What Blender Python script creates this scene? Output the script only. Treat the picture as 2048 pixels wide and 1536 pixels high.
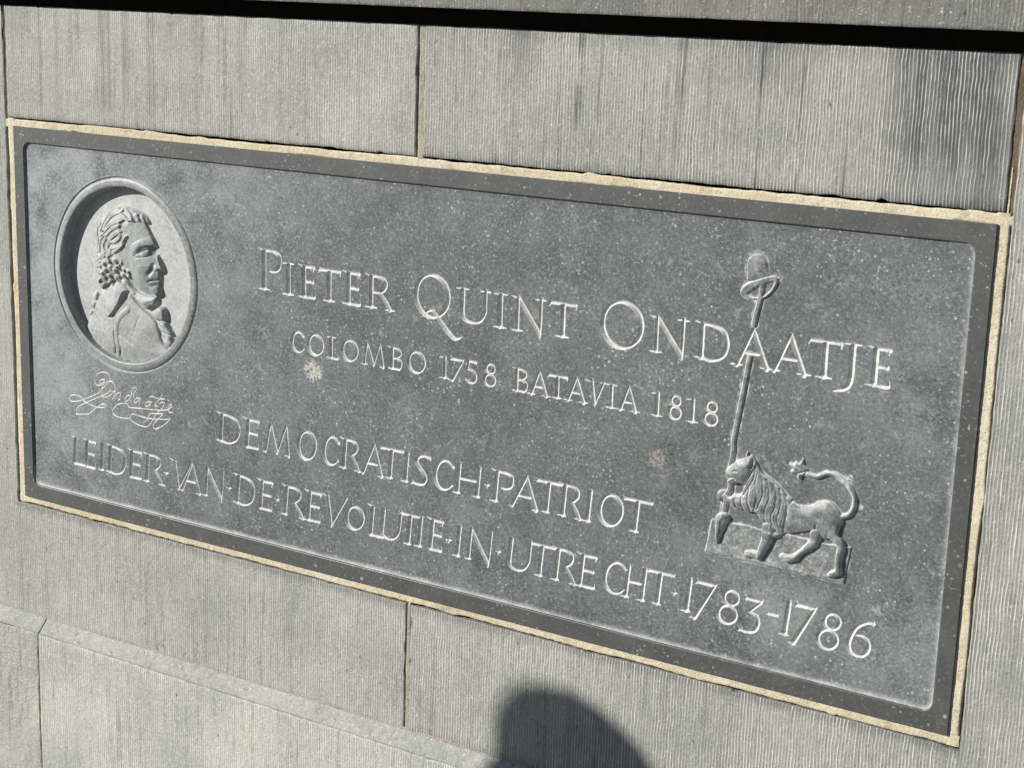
import bpy, math, random
import numpy as np
from mathutils import Matrix, Vector

scene = bpy.context.scene
for o in list(bpy.data.objects):
    bpy.data.objects.remove(o, do_unlink=True)
COL = scene.collection
R = math.radians

# ------------------------------------------------------------------ camera, sky, sun, exposure
cam_d = bpy.data.cameras.new('camera')
cam = bpy.data.objects.new('camera', cam_d)
COL.objects.link(cam)
fw = Vector((-0.51443, 0.82737, -0.22544)).normalized()
up = Vector((-0.14782, 0.17341, 0.97369)).normalized()
rt = fw.cross(up).normalized()
up = rt.cross(fw)
cam.matrix_world = Matrix(((rt.x, up.x, -fw.x, 1.26370), (rt.y, up.y, -fw.y, -1.78551), (rt.z, up.z, -fw.z, 0.51423), (0, 0, 0, 1)))
cam_d.sensor_fit = 'HORIZONTAL'
cam_d.sensor_width = 36.0
cam_d.lens = 36.0 * 3390.7 / 2048.0
cam_d.clip_start = 0.05
cam_d.clip_end = 500.0
scene.camera = cam

SUN = Vector((-1.05, -1.0, 0.70)).normalized()          # towards the sun
elev = math.asin(SUN.z)
rot = math.atan2(SUN.x, SUN.y)
world = bpy.data.worlds.new('World')
scene.world = world
world.use_nodes = True
wn = world.node_tree
bg = wn.nodes['Background']
sky = wn.nodes.new('ShaderNodeTexSky')
sky.sky_type = 'NISHITA'
sky.sun_disc = False
sky.sun_elevation = elev
sky.sun_rotation = rot
sky.air_density = 0.75
sky.dust_density = 0.25
wn.links.new(sky.outputs[0], bg.inputs['Color'])
bg.inputs['Strength'].default_value = 0.05

sd_ = bpy.data.lights.new('sun', 'SUN')
sd_.energy = 5.0
sd_.angle = R(0.65)
sd_.color = (1.0, 0.972, 0.915)
sun = bpy.data.objects.new('sun', sd_)
COL.objects.link(sun)
sun.rotation_euler = SUN.to_track_quat('Z', 'Y').to_euler()
sun.location = (-3, -4, 4)

scene.render.engine = 'CYCLES'
scene.view_settings.view_transform = 'Standard'
scene.view_settings.look = 'None'
scene.view_settings.gamma = 1.0
scene.view_settings.exposure = 0.46
scene.view_settings.use_curve_mapping = False

# ------------------------------------------------------------------ helpers
MM = 0.001
rng = np.random.RandomState(7)

def tag(o, label=None, cat=None, group=None, kind=None):
    if label: o['label'] = label
    if cat: o['category'] = cat
    if group: o['group'] = group
    if kind: o['kind'] = kind
    return o

def empty(name, loc, parent=None):
    o = bpy.data.objects.new(name, None)
    COL.objects.link(o)
    o.empty_display_size = 0.05
    if parent is not None:
        o.parent = parent
        o.matrix_parent_inverse = parent.matrix_world.inverted()
    o.location = loc
    bpy.context.view_layer.update()
    return o

def mesh_np(name, V, Q, mat, parent=None, attrs=None, smooth=True, normals=None):
    """V (n,3) metres in the world, Q (m,4) or (m,3) indices"""
    V = np.asarray(V, dtype=np.float32); Q = np.asarray(Q, dtype=np.int32)
    me = bpy.data.meshes.new(name)
    k = Q.shape[1]
    me.vertices.add(len(V)); me.vertices.foreach_set('co', V.ravel())
    me.loops.add(Q.size); me.loops.foreach_set('vertex_index', Q.ravel())
    me.polygons.add(len(Q))
    me.polygons.foreach_set('loop_start', np.arange(0, Q.size, k, dtype=np.int32))
    me.polygons.foreach_set('use_smooth', np.full(len(Q), smooth))
    for an, av in (attrs or {}).items():
        a = me.attributes.new(an, 'FLOAT', 'POINT')
        a.data.foreach_set('value', np.asarray(av, dtype=np.float32).ravel())
    me.update(calc_edges=True)
    if normals is not None:
        me.normals_split_custom_set_from_vertices(normals)
    me.materials.append(mat)
    o = bpy.data.objects.new(name, me)
    COL.objects.link(o)
    if parent is not None:
        o.parent = parent
        o.matrix_parent_inverse = parent.matrix_world.inverted()
    return o

def vnoise(x, z, scale, seed, ax=1.0, az=1.0):
    """smooth value noise in 0..1; scale = feature size in the unit of x and z"""
    r = np.random.RandomState(seed).rand(257, 257).astype(np.float32)
    u = np.asarray(x) / (scale * ax) + 1000.37; v = np.asarray(z) / (scale * az) + 1000.71
    i = np.floor(u).astype(np.int64); j = np.floor(v).astype(np.int64)
    fu = u - i; fv = v - j
    fu = fu * fu * (3 - 2 * fu); fv = fv * fv * (3 - 2 * fv)
    i0 = i % 256; j0 = j % 256
    a = r[j0, i0]; b = r[j0, i0 + 1]; c = r[j0 + 1, i0]; d = r[j0 + 1, i0 + 1]
    return (a * (1 - fu) + b * fu) * (1 - fv) + (c * (1 - fu) + d * fu) * fv

# ------------------------------------------------------------------ materials
def new_mat(name):
    m = bpy.data.materials.new(name); m.use_nodes = True
    nt = m.node_tree
    return m, nt, nt.nodes['Principled BSDF']

class NT:
    def __init__(s, nt): s.nt = nt
    def n(s, t, **kw):
        nd = s.nt.nodes.new(t)
        for k, v in kw.items():
            if k in nd.inputs: nd.inputs[k].default_value = v
            else: setattr(nd, k, v)
        return nd
    def l(s, a, b): s.nt.links.new(a, b)
    def math(s, op, a, b=None, clamp=False):
        nd = s.nt.nodes.new('ShaderNodeMath'); nd.operation = op; nd.use_clamp = clamp
        for i, v in enumerate((a, b)):
            if v is None: continue
            if isinstance(v, (int, float)): nd.inputs[i].default_value = v
            else: s.l(v, nd.inputs[i])
        return nd.outputs[0]
    def ss(s, v, lo, hi):
        nd = s.nt.nodes.new('ShaderNodeMapRange'); nd.interpolation_type = 'SMOOTHSTEP'; nd.clamp = True
        s.l(v, nd.inputs['Value']); nd.inputs['From Min'].default_value = lo; nd.inputs['From Max'].default_value = hi
        nd.inputs['To Min'].default_value = 0.0; nd.inputs['To Max'].default_value = 1.0
        return nd.outputs[0]
    def mix(s, f, a, b, mode='MIX'):
        nd = s.nt.nodes.new('ShaderNodeMix'); nd.data_type = 'RGBA'; nd.blend_type = mode
        if isinstance(f, (int, float)): nd.inputs[0].default_value = f
        else: s.l(f, nd.inputs[0])
        for i, v in ((6, a), (7, b)):
            if isinstance(v, tuple): nd.inputs[i].default_value = v + (1.0,) if len(v) == 3 else v
            else: s.l(v, nd.inputs[i])
        return nd.outputs[2]
    def pos(s): return s.nt.nodes.new('ShaderNodeNewGeometry').outputs['Position']
    def vec(s, v, mul=(1, 1, 1), add=(0, 0, 0), rot=(0, 0, 0)):
        nd = s.nt.nodes.new('ShaderNodeMapping')
        nd.inputs['Scale'].default_value = mul; nd.inputs['Location'].default_value = add; nd.inputs['Rotation'].default_value = rot
        s.l(v, nd.inputs['Vector']); return nd.outputs[0]
    def noise(s, v, scale, detail=2.0, rough=0.5, dist=0.0):
        nd = s.n('ShaderNodeTexNoise'); s.l(v, nd.inputs['Vector'])
        nd.inputs['Scale'].default_value = scale; nd.inputs['Detail'].default_value = detail
        nd.inputs['Roughness'].default_value = rough; nd.inputs['Distortion'].default_value = dist
        return nd.outputs['Fac'], nd.outputs['Color']
    def voro(s, v, scale, feature='F1', rnd=1.0):
        nd = s.n('ShaderNodeTexVoronoi'); nd.feature = feature; s.l(v, nd.inputs['Vector'])
        nd.inputs['Scale'].default_value = scale; nd.inputs['Randomness'].default_value = rnd
        return nd
    def attr(s, name):
        nd = s.n('ShaderNodeAttribute'); nd.attribute_name = name; return nd.outputs['Fac']
    def spot(s, p, c, r0, r1):
        nd = s.n('ShaderNodeVectorMath'); nd.operation = 'DISTANCE'
        s.l(p, nd.inputs[0]); nd.inputs[1].default_value = c
        return s.math('SUBTRACT', 1.0, s.ss(nd.outputs['Value'], r0, r1))
    def bump(s, h, strength, dist, nrm=None):
        nd = s.n('ShaderNodeBump'); nd.inputs['Strength'].default_value = strength; nd.inputs['Distance'].default_value = dist
        s.l(h, nd.inputs['Height'])
        if nrm is not None: s.l(nrm, nd.inputs['Normal'])
        return nd.outputs[0]

def flecks(t, p):
    """crinoid discs, curled shell slivers and dark flakes of a fossil limestone: returns (light, dark)"""
    light = None
    for sc, gate, rad in ((75.0, .84, .20), (210.0, .70, .36)):
        v = t.voro(p, sc)
        sep = t.n('ShaderNodeSeparateColor'); t.l(v.outputs['Color'], sep.inputs[0])
        g = t.math('GREATER_THAN', sep.outputs[0], gate)
        r = t.math('MULTIPLY', sep.outputs[1], rad)
        m = t.math('MULTIPLY', g, t.math('SUBTRACT', 1.0, t.ss(t.math('SUBTRACT', v.outputs['Distance'], r), -.05, .03)))
        m = t.math('MULTIPLY', m, t.math('ADD', t.math('MULTIPLY', sep.outputs[2], .75), .25))
        light = m if light is None else t.math('MAXIMUM', light, m)
    n1, c1 = t.noise(p, 125.0, 1.5, .5, .4)
    gate_, _ = t.noise(t.vec(p, add=(7.3, 1.1, 3.7)), 210.0, 2.0, .55)
    worm = t.math('SUBTRACT', 1.0, t.ss(t.math('ABSOLUTE', t.math('SUBTRACT', n1, .5)), .006, .030))
    lw = t.math('MULTIPLY', worm, t.ss(gate_, .55, .66))
    light = t.math('MAXIMUM', light, t.math('MULTIPLY', lw, .8))
    sc_ = t.n('ShaderNodeSeparateColor'); t.l(c1, sc_.inputs[0])
    worm2 = t.math('SUBTRACT', 1.0, t.ss(t.math('ABSOLUTE', t.math('SUBTRACT', sc_.outputs[1], .5)), .004, .026))
    dark = t.math('MULTIPLY', worm2, t.ss(gate_, .42, .34))
    return light, dark

def mat_plaque():
    m, nt, b = new_mat('honed_bluestone'); t = NT(nt)
    p = t.pos()
    light, dark = flecks(t, p)
    ch = t.attr('chalk')
    cut = t.ss(ch, 0.0, 1.0)
    pol = t.ss(t.math('MULTIPLY', ch, -1.0), 0.0, 1.0)
    big, _ = t.noise(p, 5.5, 6.0, .62, .6)
    mid, _ = t.noise(p, 24.0, 5.0, .65)
    fine, _ = t.noise(p, 260.0, 4.0, .65, .6)
    grain, _ = t.noise(p, 900.0, 2.0, .6)
    base = t.mix(t.ss(big, .25, .75), (.033, .0385, .0425), (.084, .0945, .099))
    base = t.mix(t.ss(mid, .35, .70), base, t.mix(.6, base, (.118, .130, .134)))
    base = t.mix(t.math('MULTIPLY', t.ss(fine, .50, .70), .75), base, (.200, .212, .210))
    base = t.mix(t.math('MULTIPLY', t.ss(fine, .48, .30), .70), base, (.026, .029, .031))
    base = t.mix(t.math('MULTIPLY', t.ss(grain, .40, .72), .35), base, (.20, .207, .203))
    smud, _ = t.noise(t.vec(p, add=(3.3, 8.1, 5.7)), 62.0, 3.0, .6, 1.2)
    base = t.mix(t.math('MULTIPLY', t.ss(smud, .60, .72), .55), base, (.235, .24, .228))
    base = t.mix(t.math('MULTIPLY', t.ss(smud, .38, .28), .45), base, (.06, .064, .067))
    patch, _ = t.noise(t.vec(p, add=(1.9, 4.4, 2.2)), 17.0, 3.0, .6)
    light = t.math('MULTIPLY', light, t.math('ADD', t.ss(patch, .36, .66), .18))
    base = t.mix(t.math('MULTIPLY', light, .66), base, (.48, .48, .455))
    for ang, ad in ((.9, 0.0), (2.2, 7.0)):
        sn, _ = t.noise(t.vec(t.vec(p, rot=(0, ang, 0)), mul=(1.0, 1.0, .085), add=(ad, ad, ad)), 230.0, 1.0, .5)
        base = t.mix(t.math('MULTIPLY', t.ss(sn, .735, .775), .30), base, (.33, .34, .335))
    base = t.mix(t.math('MULTIPLY', dark, .75), base, (.045, .048, .05))
    # lime bloom and wiped smears; the left patches paint in a sheen of light
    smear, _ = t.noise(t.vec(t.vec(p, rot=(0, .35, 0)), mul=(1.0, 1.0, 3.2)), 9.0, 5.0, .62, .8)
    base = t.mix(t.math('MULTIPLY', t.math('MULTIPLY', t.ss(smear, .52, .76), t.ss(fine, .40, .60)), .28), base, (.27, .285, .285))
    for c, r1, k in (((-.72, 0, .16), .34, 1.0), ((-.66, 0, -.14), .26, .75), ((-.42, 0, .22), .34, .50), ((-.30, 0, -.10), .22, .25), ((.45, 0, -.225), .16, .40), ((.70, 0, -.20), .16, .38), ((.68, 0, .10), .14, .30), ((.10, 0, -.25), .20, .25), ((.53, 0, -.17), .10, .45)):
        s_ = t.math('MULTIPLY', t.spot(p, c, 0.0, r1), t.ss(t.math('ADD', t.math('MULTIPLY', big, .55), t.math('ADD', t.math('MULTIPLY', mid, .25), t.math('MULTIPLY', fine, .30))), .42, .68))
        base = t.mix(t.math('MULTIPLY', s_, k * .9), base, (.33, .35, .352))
    # single marks that can be told apart in the stone
    for c, r0, r1, col, k in (((-.172, 0, -.003), .004, .020, (.55, .52, .46), .75), ((.362, 0, -.035), .004, .016, (.42, .37, .30), .45),
                              ((.607, 0, -.018), .004, .011, (.55, .58, .60), .7), ((.625, 0, -.045), .003, .007, (.55, .56, .55), .7),
                              ((-.083, 0, .008), .0025, .004, (.75, .74, .70), .9), ((.70, 0, .02), .002, .005, (.6, .6, .57), .7),
                              ((.655, 0, -.163), .003, .010, (.42, .43, .42), .5)):
        wob = t.n('ShaderNodeVectorMath'); wob.operation = 'MULTIPLY_ADD'; t.l(t.noise(p, 110.0, 3.0, .6)[1], wob.inputs[0]); wob.inputs[1].default_value = (r1 * 1.1,) * 3; t.l(p, wob.inputs[2])
        s_ = t.spot(wob.outputs[0], tuple(q + r1 * .55 for q in c), r1 * .62, r1 * .92)
        s_ = t.math('MULTIPLY', t.math('MULTIPLY', s_, t.ss(fine, .36, .58)), k)
        base = t.mix(s_, base, col)
    # the border is rubbed finer and so darker; tooled stone is bruised pale
    polc = t.mix(t.math('MULTIPLY', t.ss(fine, .5, .75), .4), (.048, .049, .049), (.14, .142, .138))
    polc = t.mix(t.math('MULTIPLY', t.ss(mid, .35, .7), .5), polc, (.085, .084, .078))
    polc = t.mix(t.math('MULTIPLY', light, .5), polc, (.55, .55, .52))
    base = t.mix(pol, base, polc)
    cutc = t.mix(t.ss(fine, .3, .7), (.42, .425, .405), (.60, .60, .575))
    cutc = t.mix(t.math('MULTIPLY', t.ss(mid, .4, .7), .25), cutc, (.50, .485, .43))
    base = t.mix(cut, base, cutc)
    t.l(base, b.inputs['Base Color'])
    ro = t.math('ADD', t.math('MULTIPLY', cut, .42), .45)
    ro = t.math('ADD', ro, t.math('MULTIPLY', t.math('SUBTRACT', fine, .5), .25))
    t.l(ro, b.inputs['Roughness'])
    b.inputs['Specular IOR Level'].default_value = 0.55
    b.inputs['Sheen Weight'].default_value = 0.35
    b.inputs['Sheen Roughness'].default_value = 0.45
    b.inputs['Sheen Tint'].default_value = (.93, .97, 1.0, 1.0)
    h = t.math('ADD', t.math('MULTIPLY', fine, .6), t.math('MULTIPLY', grain, .3))
    t.l(t.bump(h, .32, .0006), b.inputs['Normal'])
    return m

def mat_tooled(name, tone, warm, rough_face=False):
    """hard grey limestone, drove-tooled; 'ridge' marks the pale worn crests, 'stain' the dark crust"""
    m, nt, b = new_mat(name); t = NT(nt)
    p = t.pos()
    light, dark = flecks(t, p)
    rg = t.attr('ridge'); st = t.attr('stain')
    big, _ = t.noise(p, 6.0, 4.0, .55)
    streak, _ = t.noise(t.vec(p, mul=(1, 1, .045)), 120.0, 6.0, .68, .2)
    fine, _ = t.noise(p, 300.0, 4.0, .65, .5)
    grain, _ = t.noise(p, 1100.0, 2.0, .6)
    c0 = tuple(v * tone for v in (.214, .218, .197)); c1 = tuple(v * tone for v in (.280, .280, .252))
    base = t.mix(t.ss(big, .30, .70), c0, c1)
    base = t.mix(t.math('MULTIPLY', t.ss(big, .45, .75), warm), base, tuple(v * tone for v in (.32, .305, .255)))
    base = t.mix(t.math('MULTIPLY', t.ss(streak, .50, .28), .60), base, tuple(v * tone for v in (.088, .090, .082)))
    base = t.mix(t.math('MULTIPLY', t.ss(fine, .5, .72), .5), base, tuple(v * tone for v in (.46, .455, .405)))
    base = t.mix(t.math('MULTIPLY', t.ss(fine, .46, .28), .5), base, tuple(v * tone for v in (.10, .10, .09)))
    base = t.mix(t.math('MULTIPLY', light, .55), base, (.68, .67, .62))
    base = t.mix(t.math('MULTIPLY', dark, .35), base, (.14, .14, .14))
    sm = t.math('MULTIPLY', st, t.ss(t.math('ADD', t.math('MULTIPLY', streak, .6), t.math('MULTIPLY', fine, .5)), .30, .55))
    base = t.mix(sm, base, (.070, .073, .080))
    base = t.mix(t.math('MULTIPLY', rg, .80), base, tuple(v * tone for v in (.56, .55, .49)))
    pv = t.voro(t.vec(p, mul=(1, 1, .6)), 85.0)
    ps = t.n('ShaderNodeSeparateColor'); t.l(pv.outputs['Color'], ps.inputs[0])
    pit = t.math('MULTIPLY', t.math('GREATER_THAN', ps.outputs[0], .90 if not rough_face else .72), t.math('SUBTRACT', 1.0, t.ss(t.math('ADD', pv.outputs['Distance'], t.math('MULTIPLY', fine, .25)), .16, .30)))
    base = t.mix(t.math('MULTIPLY', pit, .75), base, (.05, .046, .04))
    t.l(base, b.inputs['Base Color'])
    b.inputs['Roughness'].default_value = .82
    b.inputs['Specular IOR Level'].default_value = .3
    h = t.math('ADD', fine, t.math('MULTIPLY', grain, .45))
    if rough_face:
        base2 = t.noise(p, 14.0, 4.0, .6)[0]
        nt.links.new(t.mix(t.math('MULTIPLY', t.ss(base2, .42, .68), .38), b.inputs['Base Color'].links[0].from_socket, (.42, .365, .31)), b.inputs['Base Color'])
        r1, _ = t.noise(p, 130.0, 5.0, .7, .8)
        h = t.math('ADD', h, t.math('MULTIPLY', r1, 2.2))
    t.l(t.bump(h, .75 if not rough_face else .9, .0014), b.inputs['Normal'])
    return m

M_CHAM = None
def mat_mortar(name, ca, cb, cc):
    m, nt, b = new_mat(name); t = NT(nt)
    p = t.pos()
    sand, _ = t.noise(p, 520.0, 3.0, .75)
    mid, _ = t.noise(p, 45.0, 5.0, .7)
    big, _ = t.noise(p, 11.0, 2.0)
    base = t.mix(t.ss(mid, .3, .7), ca, cb)
    base = t.mix(t.math('MULTIPLY', t.ss(big, .45, .7), .5), base, cc)
    grime, _ = t.noise(t.vec(p, add=(2.0, 5.0, 9.0)), 26.0, 5.0, .7)
    base = t.mix(t.math('MULTIPLY', t.ss(grime, .54, .74), .60), base, tuple(x * .48 for x in cb))
    v = t.voro(p, 700.0)
    sep = t.n('ShaderNodeSeparateColor'); t.l(v.outputs['Color'], sep.inputs[0])
    base = t.mix(t.math('MULTIPLY', t.ss(sep.outputs[0], .6, 1.0), .45), base, tuple(x * .35 for x in cb))
    base = t.mix(t.math('MULTIPLY', t.ss(sand, .55, .75), .4), base, tuple(min(.85, x * 1.35) for x in ca))
    t.l(base, b.inputs['Base Color'])
    b.inputs['Roughness'].default_value = .95
    b.inputs['Specular IOR Level'].default_value = .15
    t.l(t.bump(t.math('ADD', sand, t.math('MULTIPLY', mid, .8)), .8, .0016), b.inputs['Normal'])
    return m

def mat_plain(name, col, rough=.7, sc=60.0, k=.25):
    m, nt, b = new_mat(name); t = NT(nt)
    n, _ = t.noise(t.pos(), sc, 4.0, .6)
    base = t.mix(t.math('MULTIPLY', n, k), col, tuple(x * .55 for x in col))
    t.l(base, b.inputs['Base Color'])
    b.inputs['Roughness'].default_value = rough
    t.l(t.bump(n, .2, .002), b.inputs['Normal'])
    return m

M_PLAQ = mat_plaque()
M_STONE = mat_tooled('tooled_grey_limestone', 1.12, .45)
M_STONE2 = mat_tooled('tooled_dark_limestone', 1.0, .15)
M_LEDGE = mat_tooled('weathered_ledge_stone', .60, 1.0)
M_CHAM = mat_tooled('chamfer_stone', 1.18, .2)
M_PLINTH = mat_tooled('plinth_stone', 1.38, .55)
M_ROUGH = mat_tooled('pitted_plinth_stone', 1.42, .9, True)
M_MORT = mat_mortar('lime_mortar', (.60, .53, .385), (.49, .42, .29), (.66, .61, .48))
M_OLD = mat_mortar('old_brown_mortar', (.085, .062, .042), (.14, .10, .066), (.24, .185, .115))
M_GREYM = mat_mortar('grey_joint_mortar', (.36, .325, .265), (.28, .25, .20), (.42, .37, .29))

# ------------------------------------------------------------------ the wall (millimetres: x right, z up, out towards the viewer)
WO = -2.0            # face of the wall stones; the face of the plaque is out = 0
GROUND = -1020.0

def W(x, z, out):
    return np.stack([x, -out, z], -1).reshape(-1, 3) * MM

class MB:
    def __init__(s): s.V = []; s.Q = []; s.n = 0; s.A = {}
    def grid(s, X, Z, O, **attrs):
        nz, nx = X.shape
        s.V.append(W(X, Z, O))
        i = np.arange(nz * nx).reshape(nz, nx) + s.n
        s.Q.append(np.stack([i[:-1, :-1], i[:-1, 1:], i[1:, 1:], i[1:, :-1]], -1).reshape(-1, 4))
        for k, v in attrs.items(): s.A.setdefault(k, []).append(np.broadcast_to(v, X.shape).ravel())
        s.n += nz * nx
    def build(s, name, mat, parent, smooth=True):
        return mesh_np(name, np.concatenate(s.V), np.concatenate(s.Q), mat, parent, {k: np.concatenate(v) for k, v in s.A.items()}, smooth)

def axis(a, b, step, edge=(.7, 2.2)):
    v = np.linspace(a, b, max(2, int(round((b - a) / step)) + 1))
    e = np.array([a + edge[0], a + edge[1], b - edge[0], b - edge[1]])
    return np.unique(np.concatenate([v, e]))

def stain_none(x, z): return np.zeros_like(x)

def stone_face(mb, x0, x1, z0, z1, out, sides='lrbt', pitch=4.1, amp=.48, worn=.30, seed=1, stain=stain_none, depth=40.0, jit=.7, rough=0.0, free=None):
    xs = axis(x0, x1, pitch / 8.0); zs = axis(z0, z1, 5.0)
    X, Z = np.meshgrid(xs, zs)
    el = X - x0 if 'l' in sides else np.full_like(X, 99.)
    er = x1 - X if 'r' in sides else np.full_like(X, 99.)
    eb = Z - z0 if 'b' in sides else np.full_like(X, 99.)
    et = z1 - Z if 't' in sides else np.full_like(X, 99.)
    if free is not None: et = np.where((X > free[0]) & (X < free[1]), et, 99.)      # the upper edge is an arris only between these
    e = np.minimum(np.minimum(el, er), np.minimum(eb, et))
    ph = X + 1.7 * (vnoise(X, Z, 34, seed) - .5) + 1.2 * (vnoise(X, Z, 11, seed + 9) - .5)
    k = np.floor(ph / pitch + .5)
    d = ph - k * pitch
    each = .25 + 1.2 * vnoise(k * 1.37, Z * .012, 1.0, seed + 3)
    crest = np.exp(-(d / .62) ** 2)
    am = np.clip((vnoise(X, Z, 46, seed + 5) * .6 + vnoise(X, Z, 15, seed + 6) * .5 - worn + .25) * 1.5, .08, 1.15) * each
    O = out + amp * am * (crest - .25) + .45 * (vnoise(X, Z, 80, seed + 7) - .5) + .22 * (vnoise(X, Z, 7, seed + 8) - .5)
    if rough: O = O + rough * (vnoise(X, Z, 9, seed + 11) + vnoise(X, Z, 22, seed + 12) - 1.0)
    O = O - 1.1 * np.clip(1 - e / 2.6, 0, 1) ** 2 * (.5 + vnoise(X, Z, 12, seed + 13))
    # ragged arrises
    jx = jit * 2 * (vnoise(Z, X * 0, 14, seed + 20) - .5) + jit * (vnoise(Z, X * 0, 5, seed + 24) - .5)
    jz = (jit if z1 != 469.4 else .25) * 2 * (vnoise(X, Z * 0, 16, seed + 21) - .5) + jit * (vnoise(X, Z * 0, 5, seed + 25) - .5)
    chip = lambda q, s: -4.0 * jit * np.clip(vnoise(q, q * 0, 19, s) - .80, 0, 1) * 5
    wl = np.clip(1 - el / 2.3, 0, 1); wr = np.clip(1 - er / 2.3, 0, 1); wb = np.clip(1 - eb / 2.3, 0, 1); wt = np.clip(1 - et / 2.3, 0, 1)
    X = X + wl * (jx - chip(Z, seed + 30)) + wr * (jx + chip(Z, seed + 31))
    Z = Z + wb * (jz - chip(X, seed + 32)) + wt * (jz + chip(X, seed + 33))
    rid = np.clip(crest * am * (.25 + 1.1 * vnoise(X, Z, 3.5, seed + 14, 1.0, 2.6)), 0, 1)
    st = np.clip(stain(X, Z), 0, 1)
    mb.grid(X, Z, O, ridge=rid, stain=st)
    back = np.array([[0.], [1.]])
    def skirt(xr, zr, orow):
        mb.grid(np.stack([xr, xr]), np.stack([zr, zr]), np.stack([orow, orow - depth]), ridge=0.0, stain=.35)
    if 'b' in sides: skirt(X[0][::-1], Z[0][::-1], O[0][::-1])
    if 't' in sides:
        sl_ = slice(None) if free is None else (xs > free[0]) & (xs < free[1])
        skirt(X[-1][sl_], Z[-1][sl_], O[-1][sl_])
    if 'l' in sides: skirt(X[:, 0], Z[:, 0], O[:, 0])
    if 'r' in sides: skirt(X[::-1, -1], Z[::-1, -1], O[::-1, -1])

def mortar_strip(name, pts, wid_a, wid_b, out, mat, parent, horiz, seed, jag=1.2, rough=.5):
    """a pointed joint running along one axis; a and b are its two edges"""
    p0, p1, c = pts
    s = np.linspace(p0, p1, int(abs(p1 - p0) / 2.5) + 2)
    n = 9
    T = np.linspace(0, 1, n)[:, None]
    ja = jag * (.9 * vnoise(s, s * 0, 6, seed) + 1.2 * vnoise(s, s * 0, 21, seed + 6) + 2.6 * vnoise(s, s * 0, 75, seed + 1) - 2.5 + 3.0 * np.clip(vnoise(s, s * 0, 26, seed + 8) - .78, 0, 1) * 4)
    jb = jag * (.9 * vnoise(s, s * 0, 6, seed + 2) + 1.2 * vnoise(s, s * 0, 21, seed + 7) + 2.6 * vnoise(s, s * 0, 75, seed + 3) - 2.5 + 3.0 * np.clip(vnoise(s, s * 0, 26, seed + 9) - .78, 0, 1) * 4)
    ca = c + wid_a + (ja if wid_a < 0 or jag > 1.19 else 0) * np.sign(wid_a) * (1 if abs(wid_a) > .01 else 0)
    cb = c + wid_b + jb * np.sign(wid_b) * (1 if abs(wid_b) > .01 else 0)
    A = np.broadcast_to(s, (n, len(s))); B = ca[None] * (1 - T) + cb[None] * T if np.ndim(ca) else ca * (1 - T) + cb * T
    B = np.broadcast_to(B, A.shape)
    edge = np.minimum(T, 1 - T) * 2
    O = out + rough * (1.2 * vnoise(A, B, 3, seed + 4) + 1.6 * vnoise(A, B, 40, seed + 5) - 1.4) - .5 * np.clip(1 - edge * 5, 0, 1) ** 2
    A2 = np.concatenate([A[:1], A, A[-1:]]); B2 = np.concatenate([B[:1], B, B[-1:]]); O2 = np.concatenate([O[:1] - 9, O, O[-1:] - 9])
    mb = MB()
    if horiz: mb.grid(A2, B2, O2)
    else: mb.grid(B2[:, ::-1], A2[:, ::-1], O2[:, ::-1])
    return mb.build(name, mat, parent)

wall = empty('stone_wall', (0, .2, GROUND * MM))
tag(wall, 'grey limestone ashlar wall with fine vertical tooling, ledge, plinth and sandy mortar', 'wall')

def st_topright(x, z):
    a = 1.25 * np.exp(-((x - 680) / 60) ** 2) * (.45 + .9 * vnoise(x, z, 9, 611, 1.0, 12.0)) * np.clip((z - 300) / 70, .45, 1)
    b = np.exp(-((x - 470) / 60) ** 2) * np.clip((z - 400) / 50, 0, 1) * .5
    c = .45 * np.exp(-((x - 735) / 26) ** 2)
    d_ = .5 * np.exp(-((x - 150) / 22) ** 2) * np.clip((z - 380) / 60, 0, 1)
    for cx, wd, k_ in ((112, 2.5, .5), (118, 4, .35), (231, 2.5, .75), (236, 5, .45), (262, 3, .4), (372, 3, .5), (365, 6, .3), (470, 4, .5), (520, 3, .45), (575, 4, .5)):
        a = a + 1.7 * k_ * np.exp(-((x - cx + 4 * (vnoise(z, z * 0, 30, 640) - .5)) / (.55 * wd)) ** 2) * np.clip(2.2 * vnoise(x, z, 26, 650, .4, 1.6) - .55, 0, 1)
    low = .55 * np.clip((318 - z) / 14, 0, 1)
    return a + b + c + d_ + low + .25 * np.clip((z - 452) / 14, 0, 1)
def st_topleft(x, z):
    s = sum(k * np.exp(-((x - c) / w) ** 2) for c, w, k in ((-560, 9, .6), (-548, 3, .7), (-470, 4, .8), (-461, 2.5, .8), (-655, 5, .5), (-520, 3, .6), (-512, 5, .5), (-300, 6, .4), (-380, 4, .4), (-690, 3, .6), (-230, 3, .4)))
    return .55 * s * np.clip((z - 300) / 40, .3, 1) + .5 * np.clip((312 - z) / 10, 0, 1)
def st_low(x, z):
    return .55 * np.clip((z + 318) / 10, 0, 1) * (np.abs(x) < 770) + .35 * np.clip((-472 - z) / 14, 0, 1) * (x > 0) + .15 * (x > 250)
def st_right(x, z):
    return .5 * np.clip((772 - x) / 7, 0, 1) + .16

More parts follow.
